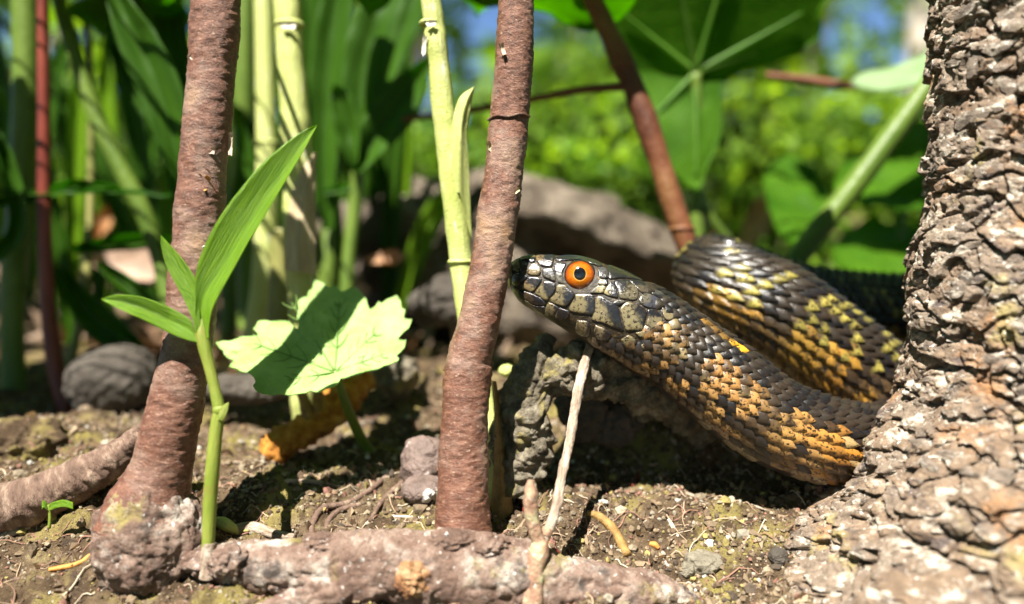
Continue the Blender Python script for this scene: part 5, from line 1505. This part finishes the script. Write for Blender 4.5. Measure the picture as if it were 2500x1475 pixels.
bit('green_scrap', [(528, 1280), (550, 1290), (585, 1306)], [12, 16, 8], 'pale_stem', 'yellow green leaf scrap behind the sprout stem', 'plant scrap')
bit('root_piece', [(-40, 1330), (20, 1310), (75, 1290)], [10, 9, 5], 'twig', 'thin tan twig lying below the side branch at left', 'twig')
bit('twig', [(1560, 690), (1600, 676), (1640, 690)], [7, 8, 7], 'twig', 'pale twig end showing between head and coil', 'twig')
# two-leaved sprouts on the side branch
e = empty('tiny_seedling', P(118, 1262, fz(11.0)), 'tiny two leaved seedling before the side branch', 'seedling')
tube('stem', [(120, 1290, 10.95), (122, 1262, 10.95), (118, 1232, 10.95)], [4, 4, 3], M['sprout_stem'], e, 14, 8)
for l in ([(120, 1238), (135, 1232), (155, 1228), (178, 1234)], [(118, 1240), (112, 1234), (106, 1230), (102, 1236)]):
    a = np.array(l, float)
    lofted('leaf', a + [0, 9], a, a - [0, 8], [10.9, 10.8], [10.95, 10.85], [10.95, 10.9], 'sprout', e, 12, 7, .008)

# ---- loose crumbs and fibres, beyond counting
rng = np.random.default_rng(31)
n = 42000
yy_ = 9.6 * (17.5 / 9.6) ** rng.random(n)
xx_ = rng.uniform(-.66, .62, n) * yy_
sz = (.010 + .038 * rng.random(n) ** 3.8) * np.where((xx_ < -1.7) & (yy_ < 11.6), .6, 1.0)
big = rng.random(n) < .012
sz[big] = rng.uniform(.05, .085, big.sum())
zz = gh(xx_, yy_) + sz * .35
v, f = ICO0
j = rng.uniform(.72, 1.28, (n, len(v)))
sc3 = rng.uniform(.6, 1.3, (n, 3))
V = np.stack([xx_, yy_, zz], 1)[:, None, :] + v[None] * j[..., None] * sc3[:, None, :] * sz[:, None, None]
pal = np.array([(.16, .11, .07), (.26, .19, .12), (.36, .29, .20), (.10, .075, .055), (.42, .37, .29), (.60, .57, .50), (.30, .15, .11), (.38, .31, .11)])
pi_ = rng.choice(len(pal), n, p=[.27, .28, .16, .11, .06, .015, .045, .06])
cc = pal[pi_] * rng.uniform(.75, 1.2, (n, 1))
T = (np.arange(n)[:, None, None] * len(v) + f[None]).reshape(-1, 3)
tag(mk('soil_crumbs', V.reshape(-1, 3), None, T, M['crumb'], smooth=False, col=np.repeat(cc, len(v), axis=0)), 'loose brown and grey grains scattered over the soil', kind='stuff')

Vs2, Qs2, Cs2, off = [], [], [], 0
n = 900
for k in range(n):
    y_ = 9.8 * (17 / 9.8) ** rng.random(); x_ = rng.uniform(-.66, .55) * y_
    a = rng.uniform(0, 6.28); L = rng.uniform(.15, .7)
    t = np.linspace(0, 1, 8)
    cur = a + np.cumsum(rng.normal(size=8) * .35)
    X = x_ + np.cumsum(np.cos(cur)) * L / 8; Y = y_ + np.cumsum(np.sin(cur)) * L / 8
    Z = gh(X, Y) + .012 + .05 * rng.random() * np.sin(np.pi * t)
    r_ = rng.uniform(.005, .014)
    V, Q, T, uv = tube_geo(np.stack([X, Y, Z], 1), np.linspace(r_, r_ * .5, 8), 5, cap=False)
    Vs2.append(V); Qs2.append(Q + off); off += len(V)
    Cs2.append(np.tile(np.array([(.30, .16, .11), (.42, .30, .20), (.22, .13, .09), (.55, .46, .34)][int(rng.integers(0, 4))]), (len(V), 1)))
tag(mk('root_fibres', np.vstack(Vs2), np.vstack(Qs2), None, M['fibre'], col=np.vstack(Cs2)), 'fine reddish and straw coloured fibres lying on the soil', kind='stuff')

# ------------------------------------------------------------------ unseen leaves added to the shrub above the picture, placed to shade soil behind
rng = np.random.default_rng(93)
SD = np.array(SUN_FROM) / SUN_FROM.z
tops = [P(535, -120, fz(10.9)), P(1266, -120, 11.7)]
targets = []
for k in range(110):
    targets.append((0, rng.uniform(-10, -.8), rng.uniform(15.6, 23), .4, rng.uniform(8.2, 10.5)))
for k in range(16):
    targets.append((1, rng.uniform(.2, 2.4), rng.uniform(15.0, 20), .6, rng.uniform(8.4, 10)))
for k in range(9):
    targets.append((1, rng.uniform(3.0, 5.4), rng.uniform(15.9, 17.2), 2.6, rng.uniform(8.2, 9.6)))
KEEP = np.vstack([P(np.linspace(700, 742, 9), np.linspace(20, 820, 9), 15.0), P(np.linspace(1052, 1140, 9), np.linspace(20, 780, 9), 12.9),
                  PL([(600, 830, 12.4), (700, 830, 12.5), (800, 800, 12.8), (930, 830, 12.6), (760, 740, 13), (880, 900, 12.4), (650, 900, 12.3)]),
                  PL([(480, y_, 11.2) for y_ in (50, 250, 450, 700, 900, 1100)]), PL([(1200, y_, 11.8) for y_ in (50, 250, 450, 700, 900, 1100)]),
                  PL([(60, 1080, 13.6), (150, 1200, 11.8), (320, 665, 22), (1450, 430, 24), (1600, 500, 24), (950, 470, 24), (1500, 150, 16.4), (1620, 420, 16.4)]),
                  PL([(1300 + 100 * k_, 690 + 55 * k_, 11.9) for k_ in range(9)]), PL([(1750, 720, 13.9), (1900, 800, 13.8), (2050, 880, 13.9)]), PL([(1660, 330, 19.5), (1600, 100, 19), (640, 100, 18.5), (645, 300, 18.5), (650, 560, 18.5), (105, 300, 17.2)]),
                  P(np.linspace(2330, 2480, 6), np.linspace(50, 1000, 6), 10.0)])
for st, tx, ty, tz, h in targets:
    p = np.array([tx, ty, tz]) + SD * (h - tz)
    sdir = np.array(SUN_FROM)
    sz = rng.uniform(1.1, 1.9)
    d = p - tops[st]; d /= np.linalg.norm(d)
    u_ = d + rng.normal(size=3) * .4; u_[2] *= .3; u_ /= np.linalg.norm(u_)
    rel = KEEP - (p + u_ * sz * .95)
    along = rel @ sdir
    dist = np.linalg.norm(rel - along[:, None] * sdir, axis=1)
    if (dist[along < 0] < sz * .95 + .25).any():
        continue
    t0 = tops[st]
    d = p - t0; L = np.linalg.norm(d); d /= L
    mid_ = t0 + d * L * .5 + np.array([0, 0, .5 + .1 * L])
    V, Q, T, uv = tube_geo(catmull(np.array([t0, mid_, p]), 12), np.linspace(.06, .02, 12), 6)
    mk('twig', V, Q, T, M['stem_bark'], shrub, uv=uv)
    nn = np.array([rng.normal() * .25, rng.normal() * .25, 1.0]); nn -= (nn @ u_) * u_; nn /= np.linalg.norm(nn); v_ = np.cross(nn, u_)
    n_, m_ = 10, 7
    a = np.linspace(0, 1, n_)[:, None] * np.ones((1, m_)); b = np.linspace(-1, 1, m_)[None, :] * np.ones((n_, 1))
    X = a * sz * 1.9; Y = b * sz * .55 * np.sin(np.pi * np.clip(a, .03, 1)) ** .8; Z = .2 * np.abs(b) * sz * .5 - .25 * sz * a ** 2
    Vv = (p + X[..., None] * u_ + Y[..., None] * v_ + Z[..., None] * nn).reshape(-1, 3)
    k = len(Vv)
    mk('leaf', np.vstack([Vv, Vv - nn * .015]), np.vstack([gridq(n_, m_), gridq(n_, m_)[:, ::-1] + k]), None, M['broad'], shrub)

# unseen crown added to the rough trunked tree to cut skylight, sun paths clear
rng = np.random.default_rng(95)
n = 8000
q = np.stack([rng.uniform(-34, 40, n), rng.uniform(-16, 42, n), rng.uniform(11, 40, n)], 1)
g0 = q - SD * (q[:, 2:3] - 1.0)                               # where each leaf's shade falls
open_ = (g0[:, 0] > -12) & (g0[:, 0] < 14) & (g0[:, 1] > 5.0) & (g0[:, 1] < 17.5)
K2 = np.vstack([KEEP, PL([(1660, 330, 19.5), (1750, 80, 19), (1900, 80, 19), (1600, 100, 19), (2000, 560, 18), (2170, 340, 18), (2255, 225, 18), (2150, 190, 20), (1400, 218, 16.8), (1450, 20, 16.4), (640, 100, 18.5), (645, 300, 18.5), (650, 560, 18.5), (880, 100, 19), (940, 250, 19), (60, 200, 18.5), (105, 300, 17.2), (240, 300, 18), (350, 520, 18), (40, 700, 18.3)])])
rel = K2[None] - q[:, None]
along = rel @ np.array(SUN_FROM)
dist = np.linalg.norm(rel - along[..., None] * np.array(SUN_FROM), axis=2)
open_ |= ((along < 0) & (dist < 3.0)).any(1)
deepf = (g0[:, 1] >= 17.5) & (rng.random(n) < .80)
pxq, pyq, dq = to_px(q)
inview = (dq > .5) & (pyq > -260) & (pxq > -500) & (pxq < 3000)
q = q[~open_ & ~deepf & ~inview & (np.linalg.norm(q - CAM, axis=1) > 7)]
V, T, c = leafcloud(q, rng.uniform(2.6, 4.6, len(q)), rng, .7, MG, .3, .6)
mk('crown', V, None, T, M['foliage'], trunk_t, smooth=False, col=c)
tp = P(2606, -160, 11.3)
for k in range(14):
    far_ = q[(q[:, 0] > 9) & (q[:, 1] > 9)]
    b = far_[int(rng.integers(0, len(far_)))]
    m_ = (tp + b) / 2 + np.array([0, 0, 5.0])
    V, Q, T, uv = tube_geo(catmull(np.array([tp + [0, 0, 1.0], tp + [0, 0, 9.0], m_ + [0, 0, 3], b]), 20), np.linspace(.9, .12, 20), 8)
    mk('limb', V, Q, T, M['side_bark'], trunk_t, uv=uv)
V, Q, T, uv = tube_geo(np.array([tp + [0, 0, -.4], tp + [0, 0, 6], tp + [.3, .2, 14]]), np.array([1.55, 1.4, 1.0]), 24)
mk('upper_trunk', V, Q, T, M['side_bark'], trunk_t, uv=uv)
# unseen herbs added behind and beside the viewpoint to cut low skylight
n = 2600
a = rng.uniform(0, 2 * math.pi, n); r_ = 13 * (60 / 13.) ** rng.random(n)
X, Y = r_ * np.cos(a) * 1.25, 4 + r_ * np.sin(a)
ok = (Y < 6) | ((np.abs(X) > 17) & (Y < 26))
X, Y, r_ = X[ok], Y[ok], r_[ok]
Z = gh(X, Y) + rng.random(len(X)) * np.minimum(1.25 * (r_ - 5), 22)
V, T, c = leafcloud(np.stack([X, Y, Z], 1), rng.uniform(1.4, 3.2, len(X)), rng, .5, MG, .3, .5)
tag(mk('added_herb_screen', V, None, T, M['foliage'], smooth=False, col=c), 'unseen green herbs added round the clearing to cut skylight', kind='stuff')

# more shoots and dead stalks in the tangle behind, and litter on the soil
rng = np.random.default_rng(97)
LB = ['blurred green shoot at the far left edge beside the thick dark stalk', 'blurred green shoot close behind the red stem', 'blurred green shoot between the red stem and the thin tan stem', 'blurred green shoot behind the bending olive stalk', 'blurred green shoot over the orange brown dry leaf', 'blurred green shoot tight against the left branch, on its left',
      'blurred green shoot tight against the left branch, on its right', 'blurred green shoot behind the tip half of the long sprout leaf', 'blurred green shoot behind the thick yellow stalk', 'blurred green shoot right of the dry sheath', 'blurred green shoot behind the stalk carrying dark leaves', 'blurred green shoot between the dark leaf cluster and the lime stalk', 'blurred green shoot just left of the lime stalk, before the rock']
for k in range(13):
    px_ = [30, 95, 180, 250, 330, 420, 560, 610, 700, 790, 850, 930, 985][k] + rng.uniform(-20, 20)
    d_ = rng.uniform(21, 30)
    b0 = P(px_, 760, d_)
    e = empty('shoot', (b0[0], b0[1], float(gh(b0[0], b0[1])[0])), LB[k], 'shoot', 'blurred shoots behind the stems')
    bb_ = float(to_px(np.array(e.location))[1])
    for j in range(3):
        lean = rng.normal() * 90
        y1 = rng.uniform(-60, 380)
        xs = px_ + np.array([0, lean * .3, lean * .8, lean * 1.5]); ys = np.array([bb_ + 20, bb_ * .7 + y1 * .3, bb_ * .3 + y1 * .7, y1])
        q_ = catmull(np.column_stack([xs, ys, np.array([6, rng.uniform(12, 24), rng.uniform(14, 30), 3])]), 18)
        tg_ = np.gradient(q_[:, :2], axis=0); tg_ /= np.linalg.norm(tg_, axis=1)[:, None]
        nr2 = np.stack([-tg_[:, 1], tg_[:, 0]], 1); w_ = np.maximum(q_[:, 2:3], 1)
        lofted('leaf', q_[:, :2] + nr2 * w_, q_[:, :2], q_[:, :2] - nr2 * w_, [d_, d_ - .6], [d_ + .3, d_ - .3], [d_ + .1, d_ - .5], 'sprout' if j == 0 else 'blade', e, 18, 7, .02)
Vs2, Ts2, Cs2, off = [], [], [], 0
n = 1500
Y = 9.9 * (17.5 / 9.9) ** rng.random(n); X = rng.uniform(-.66, .6, n) * Y
V, T, c = leafcloud(np.stack([X, Y, gh(X, Y) + .03], 1), .06 + .22 * rng.random(n) ** 3, rng, .62, ((0.10, 0.06, 0.035), (0.48, 0.36, 0.24)), .8, .5)
tag(mk('soil_litter', V, None, T, M['litter'], smooth=False, col=c), 'small dry scraps of leaf and bark scattered on the soil', kind='stuff')
for k, (pts, r_, m_, lab) in enumerate([
        ([(560, 1215), (640, 1190), (740, 1178), (830, 1190)], 6, 'twig', 'long dead stalk lying on the soil under the scalloped leaf'),
        ([(905, 1275), (935, 1225), (985, 1180), (1010, 1165)], 6, 'side_bark', 'short dark rootlet beside the round stone'),
        ([(1620, 1180), (1700, 1215), (1790, 1222), (1880, 1250)], 4, 'twig', 'thin pale dead stalk lying below the snake belly'),
        ([(120, 1395), (190, 1380), (235, 1345)], 6, 'orange_chip', 'orange brown scrap left of the swollen stem base'),
        ([(1225, 1120), (1245, 1165), (1270, 1215), (1284, 1260)], 7, 'red_stem', 'reddish dead stalk leaning between the sheath and the twig stub'),
        ([(1340, 1400), (1420, 1392), (1500, 1400)], 5, 'twig', 'dead stalk lying across the root right of the twig'),
        ([(30, 1420), (90, 1412), (150, 1425)], 5, 'side_bark', 'small twig on the mossy soil at lower left'),
        ([(820, 1120), (880, 1150), (960, 1140)], 5, 'side_bark', 'dark rootlet near the base of the leaf petiole')]):
    bit('dead_stalk', pts, [r_] * (len(pts) - 1) + [r_ * .5], m_, lab, 'dead stalk', disp=soft(.008, 8, k))
